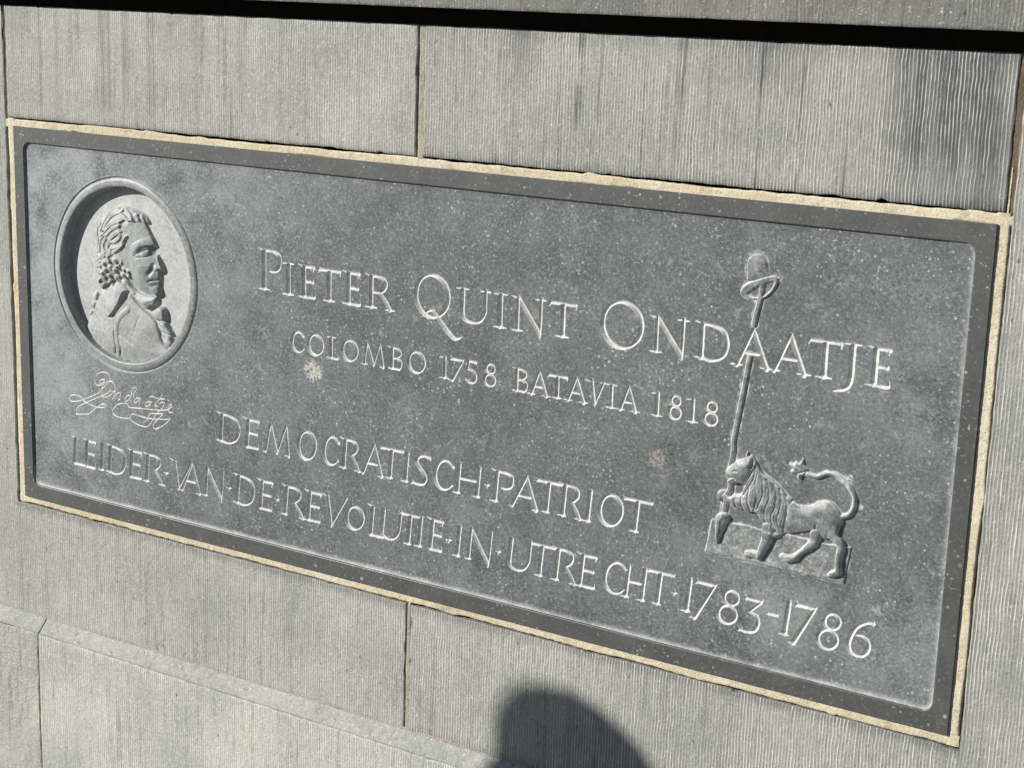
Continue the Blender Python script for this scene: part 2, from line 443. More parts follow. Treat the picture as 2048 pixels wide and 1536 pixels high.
mb = MB(); stone_face(mb, -763.5, -6.0, 304.0, 469.4, WO, seed=11, stain=st_topleft, worn=.42)
mb.build('stone_block', M_STONE, wall)
mb = MB(); stone_face(mb, 5.5, 757.0, 304.5, 469.4, WO, seed=47, stain=st_topright, amp=.50, worn=.17)
mb.build('stone_block', M_STONE2, wall)
mb = MB()
stone_face(mb, -1500.0, -768.5, -305.0, 469.4, WO, sides='rt', seed=83, worn=.36)
stone_face(mb, -1500.0, -6.5, -490.0, -305.0, WO, sides='rbt', seed=83, stain=st_low, worn=.36, free=(-768.5, 9e9))
mb.build('stone_block', M_STONE, wall)
mb = MB()
stone_face(mb, 764.8, 1350.0, -305.5, 469.4, WO, sides='lt', seed=131, amp=.50, worn=.17, stain=st_right)
stone_face(mb, 1.5, 1350.0, -490.0, -305.5, WO, sides='lbt', seed=131, amp=.50, worn=.17, stain=lambda x, z: np.where(x > 764.8, st_right(x, z), st_low(x, z)), free=(-9e9, 764.8))
mb.build('stone_block', M_STONE, wall)
# ledge
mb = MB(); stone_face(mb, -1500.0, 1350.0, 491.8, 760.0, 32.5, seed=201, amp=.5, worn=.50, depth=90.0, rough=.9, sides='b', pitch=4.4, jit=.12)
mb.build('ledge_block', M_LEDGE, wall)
# plinth: a plain chamfer above a tooled face
def plinth(x0, x1, mat, seed, rough, amp, worn):
    mb = MB()
    stone_face(mb, x0, x1, GROUND, -511.0, 18.0, sides='lrt', seed=seed, amp=amp, worn=worn, depth=3.0, rough=rough, jit=.5)
    o = mb.build('plinth_block', mat, wall)
    xs = np.linspace(x0, x1, int((x1 - x0) / 3)); T = np.linspace(0, 1, 12)[:, None]
    X = np.broadcast_to(xs, (12, len(xs)))
    n = vnoise(X, T * 30 + 0 * X, 7, seed + 60)
    Z = -510.6 + 22.0 * T + .5 * (n - .5) + 0 * X
    O = 17.6 - 20.6 * T + .35 * (vnoise(X, Z, 12, seed + 61) - .5) - .8 * np.clip(.10 - T, 0, 1) * 8 - 1.0 * np.clip((X - x0 < 2.5) + (x1 - X < 2.5), 0, 1)
    m2 = MB(); m2.grid(X, Z, O, ridge=.06 * n, stain=.45 * np.clip(.10 - T, 0, 1) * 10)
    m2.grid(np.stack([X[:, 0], X[:, 0]]), np.stack([Z[:, 0], Z[:, 0]]), np.stack([O[:, 0], O[:, 0] - 40]), ridge=0., stain=0.)
    m2.grid(np.stack([X[::-1, -1], X[::-1, -1]]), np.stack([Z[::-1, -1], Z[::-1, -1]]), np.stack([O[::-1, -1], O[::-1, -1] - 40]), ridge=0., stain=0.)
    m2.build('chamfer', M_CHAM, o)
plinth(-1500.0, -712.6, M_ROUGH, 301, 1.1, .06, 1.0)
plinth(-710.0, 1350.0, M_PLINTH, 331, .15, .5, .42)
# joints
mortar_strip('mortar_joint', (-772.0, 771.0, 291.5), -1.0, 10.0, -3.0, M_MORT, wall, True, 401, jag=1.2)
mortar_strip('mortar_joint', (-764.5, 763.5, -291.5), -11.4, 1.0, -3.0, M_MORT, wall, True, 411, jag=1.2)
mortar_strip('mortar_joint', (-302.0, 303.0, -750.0), -13.5, 1.0, -3.0, M_MORT, wall, False, 421, jag=.9)
mortar_strip('mortar_joint', (-303.5, 304.0, 750.0), -1.0, 12.8, -3.0, M_MORT, wall, False, 431, jag=.9)
mortar_strip('mortar_joint', (300.0, 469.0, 0.0), -3.6, 6.2, -3.4, M_GREYM, wall, False, 441, jag=.5)
mortar_strip('mortar_joint', (-490.0, -302.0, -2.5), -2.0, 5.0, -3.0, M_GREYM, wall, False, 451, jag=.5)
mortar_strip('mortar_joint', (300.0, 469.0, -766.5), -3.0, 4.0, -4.0, M_OLD, wall, False, 461, jag=.5)
mortar_strip('mortar_joint', (303.0, 469.0, 760.5), -5.0, 6.5, -4.2, M_OLD, wall, False, 471, jag=.7)
mortar_strip('mortar_joint', (303.0, 352.0, 760.0), -1.6, 1.2, -3.2, M_MORT, wall, False, 475, jag=.6)
mortar_strip('mortar_joint', (GROUND, -512.0, -711.0), -.3, 1.6, 16.6, M_MORT, wall, False, 481, jag=.3)
mortar_strip('mortar_joint', (-1500.0, 1350.0, -489.0), -1.4, 1.6, -1.4, M_GREYM, wall, True, 491, jag=.7)
# what stands behind the face stones
def box_mesh(name, x0, x1, z0, z1, o0, o1, mat, parent=None):
    c = [(x, z, o) for o in (o0, o1) for z in (z0, z1) for x in (x0, x1)]
    V = np.array([(x, -o, z) for x, z, o in c]) * MM
    Q = [(0, 2, 3, 1), (4, 5, 7, 6), (0, 1, 5, 4), (2, 6, 7, 3), (0, 4, 6, 2), (1, 3, 7, 5)]
    return mesh_np(name, V, Q, mat, parent, {}, smooth=False)
M_CORE = mat_mortar('shade_painted_rubble', (.03, .026, .022), (.04, .034, .028), (.05, .042, .034))  # near-black colour paints in the shade of the gap under the ledge
box_mesh('wall_core', -1500.0, 1350.0, GROUND, 760.0, -330.0, -95.0, M_CORE, wall)
# the pavement at the foot of the wall
M_PAVE = mat_plain('pavement_stone', (.10, .098, .095), .85, 30.0, .4)
g = mesh_np('pavement', np.array([(-30, -30, GROUND * MM), (30, -30, GROUND * MM), (30, 12, GROUND * MM), (-30, 12, GROUND * MM)]), np.array([(0, 1, 2, 3)]), M_PAVE, None, {}, False)
tag(g, kind='structure')

# ------------------------------------------------------------------ lettering (mm: glyph, left, right, base, top) and relief outlines (1/10 mm)
LINES = [
 [('P',-264.1,-229.1,98.8,156.1),('I',-221.1,-213.1,96.5,141.5),('E',-194.1,-169.4,96.5,141.5),('T',-165.2,-126.7,96.5,141.5),('E',-117.1,-91.9,96.5,141.5),('R',-79.4,-41,96.5,141.5),('Q',-5.5,53.1,95.3,154.6),('U',67.4,109,96.5,141.5),('I',126,133.5,96.5,141.5),('N',152.1,192.2,96.5,141.5),('T',202.4,240.8,96.5,141.5),('O',274.8,336,93.6,153.9),('N',349.5,390.7,96.5,141.5),('D',408.9,449.6,96.5,141.5),('A',455.2,502.9,96.5,141.5),('A',502.9,549.5,96.5,141.5),('T',548.1,587.8,96.5,141.5),('J',582.6,604.9,96.5,141.5),('E',623.6,647.5,96.5,141.5)],
 [('C',-212.7,-188.3,18,48.5),('O',-183.5,-153.9,18,48.5),('L',-144.5,-128.6,18,48.5),('O',-124.5,-94.7,18,48.5),('M',-87.7,-50.9,18,48.5),('B',-41.6,-21.6,18,48.5),('O',-14.2,16.2,18,48.5),('1',42.9,49.2,18,48.5),('7',55.2,76.3,18,48.5),('5',79,97.7,18,48.5),('8',107.3,126.4,18,48.5),('B',154.3,174.2,18,48.5),('A',176.7,206.2,18,48.5),('T',203.6,232,18,48.5),('A',230.4,260,18,48.5),('V',264.3,286.3,18,48.5),('I',291.7,298,18,48.5),('A',305.4,333.2,18,48.5),('1',355.7,361.7,18,48.5),('8',374.3,392.4,18,48.5),('1',403.7,409.6,18,48.5),('8',421.1,440.6,18,48.5)],
 [('D',-344,-304.2,-134,-91),('E',-294.8,-268.8,-134,-91),('M',-261.4,-212.9,-134,-91),('O',-201.3,-165.2,-134,-91),('C',-155.9,-126.1,-134,-91),('R',-120,-87.8,-134,-91),('A',-88.7,-48.7,-134,-91),('T',-55.8,-17.1,-134,-91),('I',-15.7,-7.8,-134,-91),('S',-1.7,27.2,-134,-91),('C',31.8,64.6,-134,-91),('H',69.4,106.5,-134,-91),('.',112.8,122.9,-134,-91),('P',128.4,158.2,-134,-91),('A',153.1,197.9,-134,-91),('T',192.4,231,-134,-91),('R',230.3,261.6,-134,-91),('I',267.4,274.5,-134,-91),('O',283.3,320.4,-134,-91),('T',319.9,360.3,-134,-91)],
 [('L',-643.4,-616.5,-221,-177),('E',-618.5,-595.2,-221,-177),('I',-585.7,-578.7,-221,-177),('D',-569,-531.7,-221,-177),('E',-523.8,-498.1,-221,-177),('R',-491.6,-454.4,-221,-177),('.',-455,-443.9,-221,-177),('V',-435.6,-397,-221,-177),('A',-422.3,-379.8,-221,-177),('N',-372.8,-336.9,-221,-177),('.',-331.2,-320.7,-221,-177),('D',-313.1,-277.2,-221,-177),('E',-268.8,-243.3,-221,-177),('.',-241,-230.9,-221,-177),('R',-223.2,-185.3,-221,-177),('E',-181.8,-156,-221,-177),('V',-148.2,-109.6,-221,-177),('O',-114.7,-80.7,-219.5,-183.8),('L',-72.1,-46.2,-221,-177),('U',-53,-19,-221,-177),('T',-22.6,15.9,-221,-177),('I',9.1,15.7,-221,-177),('E',28.1,51.1,-221,-177),('.',55.3,65.7,-221,-177),('I',71.8,78.9,-221,-177),('N',90.6,127.6,-221,-177),('.',134,143.2,-221,-177),('U',153.1,187.9,-221,-177),('T',186.4,224.7,-221,-177),('R',224.4,258,-221,-177),('E',260.5,286.2,-221,-177),('C',295.1,329.2,-221,-177),('H',327.2,356.1,-221,-177),('T',357.8,395.1,-221,-177),('.',391.7,401.2,-221,-177),('1',412.1,418.8,-221,-177),('7',425,452.1,-226.4,-177),('8',455.5,483.3,-224,-179.2),('3',485.9,512.9,-229.1,-183.3),('-',519.6,533.7,-221,-177),('1',541.9,548.8,-221,-177),('7',555.6,581.6,-227.9,-177),('8',585,612.8,-225.9,-179.5),('6',620.8,652.6,-225.4,-179.4)],
]
# carved outlines and strokes, tenths of a millimetre on the face of the stone
D = {
 'sig': [[(-5738,-764),(-5804,-774),(-5838,-821),(-5806,-841),(-5739,-794),(-5727,-768)],[(-5789,-832),(-5856,-869),(-5922,-858),(-5942,-807),(-5918,-736),(-5850,-678),(-5751,-646),(-5662,-656),(-5627,-705),(-5654,-781),(-5725,-859),(-5800,-913)],[(-5817,-940),(-5790,-869),(-5707,-801),(-5608,-766),(-5531,-805),(-5518,-875),(-5572,-944),(-5680,-1019),(-5763,-1034),(-5807,-993),(-5817,-940)],[(-5612,-908),(-5745,-995),(-5929,-1085),(-6131,-1178),(-6301,-1266),(-6354,-1337),(-6344,-1394),(-6187,-1371),(-6095,-1354),(-5984,-1277),(-5900,-1215),(-5799,-1150),(-5725,-1150),(-5751,-1191),(-5867,-1216),(-6015,-1209),(-6164,-1171),(-6246,-1110),(-6346,-1095),(-6464,-1119),(-6500,-1174),(-6451,-1210),(-6298,-1180),(-6129,-1116),(-5977,-1043),(-5834,-967)],[(-5588,-928),(-5514,-911),(-5532,-962),(-5575,-1035)],[(-5549,-1001),(-5474,-935),(-5401,-924),(-5427,-982),(-5461,-1042),(-5417,-1014)],[(-5224,-926),(-5289,-949),(-5315,-1001),(-5291,-1027),(-5234,-988),(-5176,-907),(-5182,-848),(-5157,-808),(-5085,-791),(-5094,-834),(-5143,-890),(-5133,-927)],[(-5001,-940),(-5081,-946),(-5122,-994),(-5106,-1022),(-5050,-989),(-5001,-940),(-5026,-1003),(-5030,-1046)],[(-4780,-959),(-4859,-971),(-4900,-1019),(-4884,-1041),(-4828,-1014),(-4780,-959),(-4805,-1010),(-4810,-1031)],[(-4557,-811),(-4606,-878),(-4678,-954),(-4710,-1001),(-4655,-1004)],[(-4810,-892),(-4747,-870),(-4653,-885),(-4520,-876)],[(-4607,-955),(-4575,-932),(-4513,-934),(-4561,-1013),(-4641,-1085),(-4721,-1182),(-4786,-1264),(-4851,-1341),(-4947,-1363),(-5074,-1348),(-5193,-1307),(-5208,-1237),(-5151,-1204),(-5023,-1213),(-4833,-1218),(-4627,-1199),(-4431,-1168)],[(-4447,-874),(-4437,-880)],[(-4499,-1039),(-4421,-1003),(-4370,-953),(-4389,-932),(-4436,-969),(-4440,-1029),(-4406,-1060),(-4349,-1048)],[(-5237,-1115),(-5036,-1095),(-4830,-1080),(-4593,-1054),(-4452,-1025)],[(-5237,-1113),(-5276,-1069),(-5357,-1068),(-5471,-1110),(-5562,-1185),(-5576,-1248),(-5508,-1292),(-5379,-1301),(-5230,-1283)],[(-4945,-1303),(-4864,-1217),(-4799,-1141),(-4689,-1123),(-4547,-1106),(-4627,-1179),(-4723,-1266),(-4748,-1330),(-4701,-1358),(-4614,-1322),(-4487,-1239),(-4424,-1175),(-4429,-1140)]],
 'profile': [(-5039,1774),(-4986,1710),(-4940,1652),(-4880,1566),(-4820,1475),(-4760,1384),(-4748,1327),(-4749,1281),(-4732,1231),(-4694,1178),(-4649,1108),(-4623,1042),(-4614,997),(-4636,966),(-4681,957),(-4676,909),(-4667,858),(-4681,828),(-4672,788),(-4689,754),(-4683,723),(-4666,679),(-4696,631),(-4759,597)],
 'hairback': [(-4990,1783),(-5051,1820),(-5144,1851),(-5277,1876),(-5387,1889),(-5522,1864),(-5642,1827),(-5749,1744),(-5856,1653),(-5932,1552),(-5964,1425),(-5965,1279),(-5982,1100),(-5997,1039),(-5984,917),(-5955,807),(-5951,671),(-5896,595),(-5815,581),(-5748,648),(-5617,711),(-5480,757)],
 'jaw': [(-4682,618),(-4775,615),(-4892,618),(-5064,638),(-5197,706),(-5321,803),(-5432,813)],
 'hairmass': [(-4960,1789),(-4878,1671),(-5010,1670),(-5158,1664),(-5331,1661),(-5334,1545),(-5194,1473),(-5227,1412),(-5284,1325),(-5342,1243),(-5414,1201),(-5391,1174),(-5345,1109),(-5331,1041),(-5379,1006),(-5238,976),(-5192,899),(-5226,808),(-5289,818),(-5353,817),(-5450,764),(-5617,711),(-5748,648),(-5815,581),(-5896,595),(-5951,671),(-5955,807),(-5984,917),(-5997,1039),(-5982,1100),(-5965,1279),(-5964,1425),(-5932,1552),(-5856,1653),(-5749,1744),(-5642,1827),(-5522,1864),(-5387,1889),(-5277,1876),(-5144,1851),(-5051,1820)],
 'strands': [([(-5328,1685),(-5448,1644),(-5560,1598),(-5626,1540),(-5675,1488),(-5749,1440)],3.4),([(-5338,1609),(-5450,1575),(-5531,1526),(-5588,1474),(-5629,1441)],3.2),([(-5332,1529),(-5429,1479),(-5493,1431),(-5550,1385)],3.4),([(-5334,1465),(-5375,1409),(-5456,1360),(-5560,1337),(-5593,1281),(-5583,1207),(-5618,1127)],3.4),([(-5192,1468),(-5248,1422),(-5281,1361),(-5338,1303),(-5434,1263),(-5514,1261),(-5547,1216),(-5561,1156)],3.2),([(-5217,1397),(-5282,1320),(-5355,1249),(-5459,1214),(-5541,1159)],2.6),([(-5669,1442),(-5751,1387),(-5793,1313),(-5805,1183)],3.4),([(-5638,1387),(-5688,1324),(-5698,1253),(-5676,1191),(-5750,1130),(-5864,1094)],3.4),([(-5808,1614),(-5875,1526),(-5879,1409),(-5849,1348)],3.2),([(-5874,1304),(-5845,1208),(-5880,1116)],3),([(-5442,1858),(-5555,1801),(-5669,1721),(-5744,1621),(-5779,1501)],3.5),([(-5364,1831),(-5492,1773),(-5589,1706),(-5672,1605),(-5707,1508)],3.5),([(-5381,1783),(-5288,1735),(-5202,1692)],2.4),([(-5301,1843),(-5208,1783),(-5147,1703)],2.6),([(-5206,1852),(-5113,1809),(-5053,1724)],2.6),([(-5089,1840),(-5005,1774),(-4960,1698)],2.6),([(-5396,1204),(-5343,1128),(-5335,1059),(-5385,1013),(-5450,976)],2.4),([(-5636,1189),(-5686,1119),(-5825,1069),(-5907,1030)],2.6),([(-5540,1188),(-5598,1111),(-5576,1044)],2.6),([(-5802,1030),(-5869,952),(-5912,876)],2.6)],
 'curls': [(-5684,908,4.5),(-5507,923,5.0),(-5503,797,6.6),(-5641,722,6.0),(-5781,646,6.3),(-5381,855,5.2),(-5239,854,4.6),(-5591,1060,4.5),(-5463,1074,5.8),(-5578,956,4.7),(-5728,791,4.7),(-5839,867,5.5),(-5851,730,5.0),(-5630,826,4.3),(-5442,977,4.0),(-5323,944,4.3),(-5229,931,3.7),(-5689,1008,4.3),(-5788,955,4.3),(-5759,847,4.3)],
 'cravat': [(-5489,778),(-5361,805),(-5236,702),(-5103,636),(-4931,617),(-4736,611),(-4743,576),(-4745,535),(-4785,483),(-4848,449),(-4901,384),(-5011,384),(-5128,449),(-5267,572),(-5369,660),(-5470,736)],
 'cravatfolds': [[(-5066,559),(-4932,569),(-4760,605)],[(-5098,519),(-4933,528),(-4737,564)],[(-5044,479),(-4895,486),(-4746,517)],[(-4990,439),(-4896,440),(-4809,468)],[(-5409,798),(-5299,747),(-5174,680)],[(-5362,757),(-5276,691),(-5183,609)]],
 'slot': [(-5391,616),(-5331,614),(-5308,582),(-5321,523),(-5395,425),(-5483,313),(-5558,214),(-5607,189),(-5673,204),(-5605,261),(-5529,360),(-5479,446),(-5452,538),(-5427,589)],
 'collar': [(-5370,699),(-5299,637),(-5230,575),(-5168,506),(-5082,447),(-4981,392),(-4825,295),(-4720,184)],
 'coat': [(-5907,558),(-5975,412),(-6041,297),(-6076,200),(-6175,64),(-6210,-18),(-6196,-93),(-6121,-222),(-5957,-393),(-5751,-519),(-5389,-597),(-4979,-536),(-4623,-378),(-4501,-210),(-4569,-137),(-4658,-67),(-4706,40),(-4772,196),(-4865,292),(-5020,381),(-5139,456),(-5278,574),(-5378,667),(-5478,746),(-5580,764),(-5749,653)],
 'lapel': [(-5298,347),(-5400,260),(-5472,162),(-5509,-7),(-5497,-191),(-5477,-383)],
 'coatgrooves': [[(-5557,-6),(-5546,-123),(-5534,-241),(-5557,-349)],[(-5418,-232),(-5429,-294),(-5451,-372)],[(-5458,-37),(-5279,-109),(-5092,-194),(-4975,-267),(-4858,-339)],[(-5082,264),(-5124,134),(-5141,43)]],
 'jabot': [[(-4873,366),(-4793,420),(-4676,479),(-4599,459),(-4571,398),(-4583,272),(-4680,256),(-4758,253),(-4825,306)],[(-4743,240),(-4592,264),(-4517,179),(-4436,70),(-4547,69),(-4668,101)],[(-4679,55),(-4587,46),(-4490,55),(-4438,-43),(-4454,-108),(-4570,-117),(-4637,-34)]],
 'queue': [(-6039,449,5),(-6086,317,5),(-6133,185,4.5),(-6012,497,4)],
 'brow': [(-5098,1290),(-5003,1358),(-4885,1405),(-4784,1438),(-4699,1424)],
 'lid': [(-5085,1182),(-5013,1236),(-4927,1280),(-4833,1296),(-4779,1273)],
 'underlid': [(-5054,1165),(-4968,1175),(-4882,1190),(-4804,1219)],
 'eyeball': (-4912,1233),
 'nose': [(-4712,1358),(-4698,1285),(-4684,1218),(-4662,1157),(-4625,1093),(-4591,1039)],
 'nosewing': (-4696,1022),
 'nostril': [(-4719,993),(-4665,1011)],
 'naso': [(-4764,1083),(-4788,1017),(-4845,929)],
 'mouth': [(-4855,827),(-4784,844),(-4722,854),(-4644,878)],
 'underlip': [(-4778,767),(-4700,782),(-4638,780)],
 'lowlip': [(-4808,812),(-4730,824),(-4653,831)],
 'uplip': [(-4838,895),(-4744,930),(-4636,925)],
 'chin': (-4725,701),
 'socket': (-4867,1274),
 'sockcorner': (-4797,1276),
 'cheek': (-4959,1116),
 'crown': [(4687,1973),(4667,2073),(4661,2198),(4697,2264),(4774,2303),(4842,2288),(4887,2218),(4922,2103),(4938,2059)],
 'brim': [(4600,1796),(4607,1871),(4665,1936),(4784,1995),(4926,2052),(5009,2070),(5054,2039),(5047,1970),(4999,1885),(4919,1806),(4824,1772),(4701,1768)],
 'hollow': [(4685,1829),(4790,1905),(4919,1977),(4990,2008),(5016,1978),(4963,1880),(4871,1806),(4762,1787)],
 'brimline': [(4696,1836),(4813,1925),(4967,1994)],
 'shaft': [[(4866,1954),(4843,1763),(4809,1598),(4790,1474)],[(4767,1100),(4735,844),(4715,682),(4631,83),(4635,-42),(4622,-179),(4606,-279)],[(4627,-444),(4625,-550),(4588,-626),(4579,-726),(4566,-840)]],
 'spearhead': [(4566,-840),(4608,-842),(4643,-872),(4625,-951),(4573,-1084),(4506,-1248),(4483,-1137),(4475,-1020),(4464,-924),(4517,-870)],
 'spearmid': [(4558,-862),(4524,-981),(4505,-1236)],
 'slab': [(4412,-950),(4626,-963),(4842,-944),(5070,-965),(5393,-948),(5882,-968),(6191,-946),(6133,-1403),(4343,-1387)],
 'lhead': [(4555,-332),(4592,-283),(4640,-232),(4700,-179),(4797,-128),(4819,-41),(4847,-93),(4884,-73),(4936,-137),(4955,-196),(4896,-288),(4853,-380),(4806,-439),(4730,-441),(4694,-460),(4642,-457),(4586,-468),(4605,-425),(4575,-407),(4559,-361)],
 'ear': [(4882,-87),(4910,-130),(4908,-190),(4892,-229)],
 'leye': [(4682,-297),(4733,-293)],
 'lmouth': [(4568,-402),(4626,-400),(4669,-380),(4702,-401)],
 'mane': [(4937,-161),(5045,-273),(5162,-335),(5265,-399),(5358,-489),(5435,-534),(5464,-623),(5472,-860),(5367,-936),(5345,-964),(5274,-1021),(5194,-940),(5076,-867),(4993,-769),(4881,-779),(4804,-766),(4688,-755),(4641,-710),(4665,-608),(4766,-589),(4799,-510),(4853,-380),(4896,-288)],
 'lbody': [(5361,-524),(5435,-534),(5535,-562),(5643,-541),(5759,-483),(5865,-451),(5939,-484),(6017,-563),(6062,-648),(6042,-723),(6003,-831),(5854,-914),(5750,-828),(5536,-895),(5367,-932),(5318,-771)],
 'limbs': [[(5910,-714,148),(5962,-845,82),(6066,-948,59),(6054,-1087,51),(6061,-1276,48)],[(6063,-1275,51),(6005,-1305,53),(5953,-1332,34)],[(5742,-878,87),(5720,-989,68),(5602,-1110,42),(5517,-1206,48)],[(5524,-1210,51),(5427,-1243,59),(5358,-1233,48)],[(5167,-922,112),(5141,-1072,77),(5083,-1230,59),(5062,-1283,53)],[(5062,-1289,53),(4967,-1279,53),(4910,-1291,48)],[(4746,-665,63),(4631,-669,45),(4553,-641,42)],[(4513,-625,56),(4510,-674,48)],[(5222,-983,56),(5271,-973,45)]],
 'tail': [(6039,-617,37),(6124,-571,37),(6175,-474,35),(6177,-357,35),(6116,-252,35),(6022,-182,34),(5923,-131,34),(5827,-131,34),(5712,-189,34),(5616,-192,37),(5542,-171,48)],
 'tuft': [(5358,-84),(5416,-87),(5433,-49),(5482,-61),(5522,2),(5536,-72),(5593,-126),(5581,-208),(5524,-221),(5512,-259),(5469,-255),(5457,-210),(5397,-221),(5372,-180),(5406,-148),(5358,-124)],
 'manegrooves': [[(4953,-206),(4947,-291),(4917,-404),(4850,-525),(4816,-579)],[(4977,-273),(4968,-418),(4996,-545),(4960,-745)],[(5036,-310),(5072,-435),(5060,-557),(5002,-713)],[(5100,-334),(5147,-445),(5151,-564),(5109,-716),(5123,-834),(5231,-945)],[(5190,-377),(5242,-499),(5234,-644),(5194,-772),(5229,-873),(5308,-978)],[(5267,-423),(5303,-535),(5297,-656),(5275,-780),(5302,-895)],[(5345,-479),(5383,-615),(5379,-759),(5348,-933)],[(5423,-536),(5467,-623),(5465,-766),(5465,-886)],[(4707,-649),(4740,-764)],[(4791,-584),(4804,-679),(4843,-780)],[(4886,-494),(4882,-615),(4917,-754)]],
 'thigh': [(5756,-744),(5750,-828),(5792,-891),(5866,-924)],
 'lgroove2': [(5537,-907),(5635,-905),(5752,-852)],
}

# ------------------------------------------------------------------ the carved plaque: one height field, cut up into its parts
FD = 4.0                                  # the sunk field lies this far behind the border
NX, NZ = 2500, 972
gx = np.linspace(-750, 750, NX + 1); gz = np.linspace(-291.5, 291.5, NZ + 1)
GX, GZ = np.meshgrid(gx.astype(np.float32), gz.astype(np.float32))
H = np.full(GX.shape, -FD, np.float32)
CH = np.zeros(GX.shape, np.float32)       # -1 rubbed border .. 0 honed field .. 1 freshly cut, chalky
ID = np.zeros(GX.shape, np.int32)         # per vertex
STEP = 1500.0 / NX

def win(x0, x1, z0, z1):
    i0 = max(0, int((x0 + 750) / STEP)); i1 = min(NX + 1, int((x1 + 750) / STEP) + 2)
    j0 = max(0, int((z0 + 291.5) / (583.0 / NZ))); j1 = min(NZ + 1, int((z1 + 291.5) / (583.0 / NZ)) + 2)
    return (slice(j0, j1), slice(i0, i1))

def wpts(P, pad):
    P = np.asarray([p[:2] for p in P]); a = P.min(0) - pad; b = P.max(0) + pad
    return win(a[0], b[0], a[1], b[1])

def dec(P): return [(p[0] / 10., p[1] / 10.) + tuple(p[2:]) for p in P]

def cat(P, closed=False, n=5):
    """Catmull-Rom through the points (any number of columns)"""
    P = np.asarray(P, float); m = len(P)
    if m < 3: return P
    out = []
    for i in range(m if closed else m - 1):
        if closed: a, b, c, d = P[i - 1], P[i], P[(i + 1) % m], P[(i + 2) % m]
        else: a, b, c, d = P[max(i - 1, 0)], P[i], P[i + 1], P[min(i + 2, m - 1)]
        for k in range(n):
            t = k / n
            out.append(.5 * (2 * b + (c - a) * t + (2 * a - 5 * b + 4 * c - d) * t * t + (3 * b - a - 3 * c + d) * t ** 3))
    if not closed: out.append(P[-1])
    return np.array(out)

def poly_sd(P, X, Z):
    """signed distance to a closed outline, positive inside"""
    P = np.asarray(P, float)[:, :2]
    d2 = np.full(X.shape, 1e9, np.float32); ins = np.zeros(X.shape, bool)
    for (ax, az), (bx, bz) in zip(P, np.roll(P, -1, 0)):
        ex, ez = bx - ax, bz - az; L = ex * ex + ez * ez
        if L < 1e-9: continue
        t = np.clip(((X - ax) * ex + (Z - az) * ez) / L, 0, 1)
        d2 = np.minimum(d2, (X - ax - t * ex) ** 2 + (Z - az - t * ez) ** 2)
        c = (az > Z) != (bz > Z)
        if ez != 0: ins ^= c & (X < ex * (Z - az) / ez + ax)
    d = np.sqrt(d2)
    return np.where(ins, d, -d)

def stroke_depth(P, X, Z):
    """half width minus distance along a stroke of varying width (third column); positive inside"""
    best = np.full(X.shape, -1e9, np.float32)
    for (ax, az, aw), (bx, bz, bw) in zip(P[:-1], P[1:]):
        ex, ez = bx - ax, bz - az; L = ex * ex + ez * ez + 1e-9
        t = np.clip(((X - ax) * ex + (Z - az) * ez) / L, 0, 1)
        best = np.maximum(best, .5 * (aw + (bw - aw) * t) - np.hypot(X - ax - t * ex, Z - az - t * ez))
    return best

def rnd(s): return np.sqrt(np.clip(1 - (1 - np.clip(s, 0, 1)) ** 2, 0, 1))

# border and sunk field
cr = 13.0
qx = np.abs(GX) - (730 - cr); qz = np.abs(GZ) - (269 - cr)
so = cr - (np.hypot(np.maximum(qx, 0), np.maximum(qz, 0)) + np.minimum(np.maximum(qx, qz), 0))     # >0 in the opening
H = (-FD * np.clip(so / .9, 0, 1)).astype(np.float32)
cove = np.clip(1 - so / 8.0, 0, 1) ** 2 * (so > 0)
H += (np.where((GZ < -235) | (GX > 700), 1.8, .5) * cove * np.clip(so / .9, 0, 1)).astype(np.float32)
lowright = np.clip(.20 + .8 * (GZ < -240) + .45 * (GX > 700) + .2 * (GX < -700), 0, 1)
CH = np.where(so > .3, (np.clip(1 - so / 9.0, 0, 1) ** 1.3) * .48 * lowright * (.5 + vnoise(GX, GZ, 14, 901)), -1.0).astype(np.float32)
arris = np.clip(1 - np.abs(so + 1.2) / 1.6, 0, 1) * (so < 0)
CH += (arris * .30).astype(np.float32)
ID[so <= .3] = 1
del qx, qz, cove, arris, lowright

# ---- portrait medallion
MC = (-528.8, 87.3); R1 = 146.0; R0 = 131.0
w = win(MC[0] - 152, MC[0] + 152, MC[1] - 152, MC[1] + 152)
X, Z = GX[w], GZ[w]
r = np.hypot(X - MC[0], Z - MC[1]) + 1.2 * (vnoise(X, Z, 60, 77) - .5)
FL = -FD - 16.5
t = (R1 - 1.6 - r) / (R1 - 1.6 - R0)
bead = -FD - 2.6 + 3.9 * rnd(t / .55) - 1.2 * np.clip((t - .72) / .28, 0, 1) ** 2
h = np.where(r > R1, H[w], np.where(r > R1 - 1.6, -FD - 2.6 * np.clip((R1 - r) / 1.2, 0, 1), np.where(r > R0, bead, FL)))
h = np.where((r <= R0) & (r > R0 - 1.2), bead.min() * 0 + (-FD) + (FL + FD) * np.clip((R0 - r) / 1.2, 0, 1), h)
idl = np.where(r > R1, ID[w], np.where(r > R0, 2, 3))
chl = np.where(r > R1, np.maximum(CH[w], .25 * np.clip(1 - (r - R1) / 4, 0, 1)), np.where(r > R0, .22 + .3 * np.clip(1 - np.abs(r - R1 + 1) / 1.5, 0, 1), .80))
REL = np.full(X.shape, 0.0, np.float32)   # relief above the floor of the medallion
RID = np.full(X.shape, 3, np.int32)
inside = r < R0 - .8

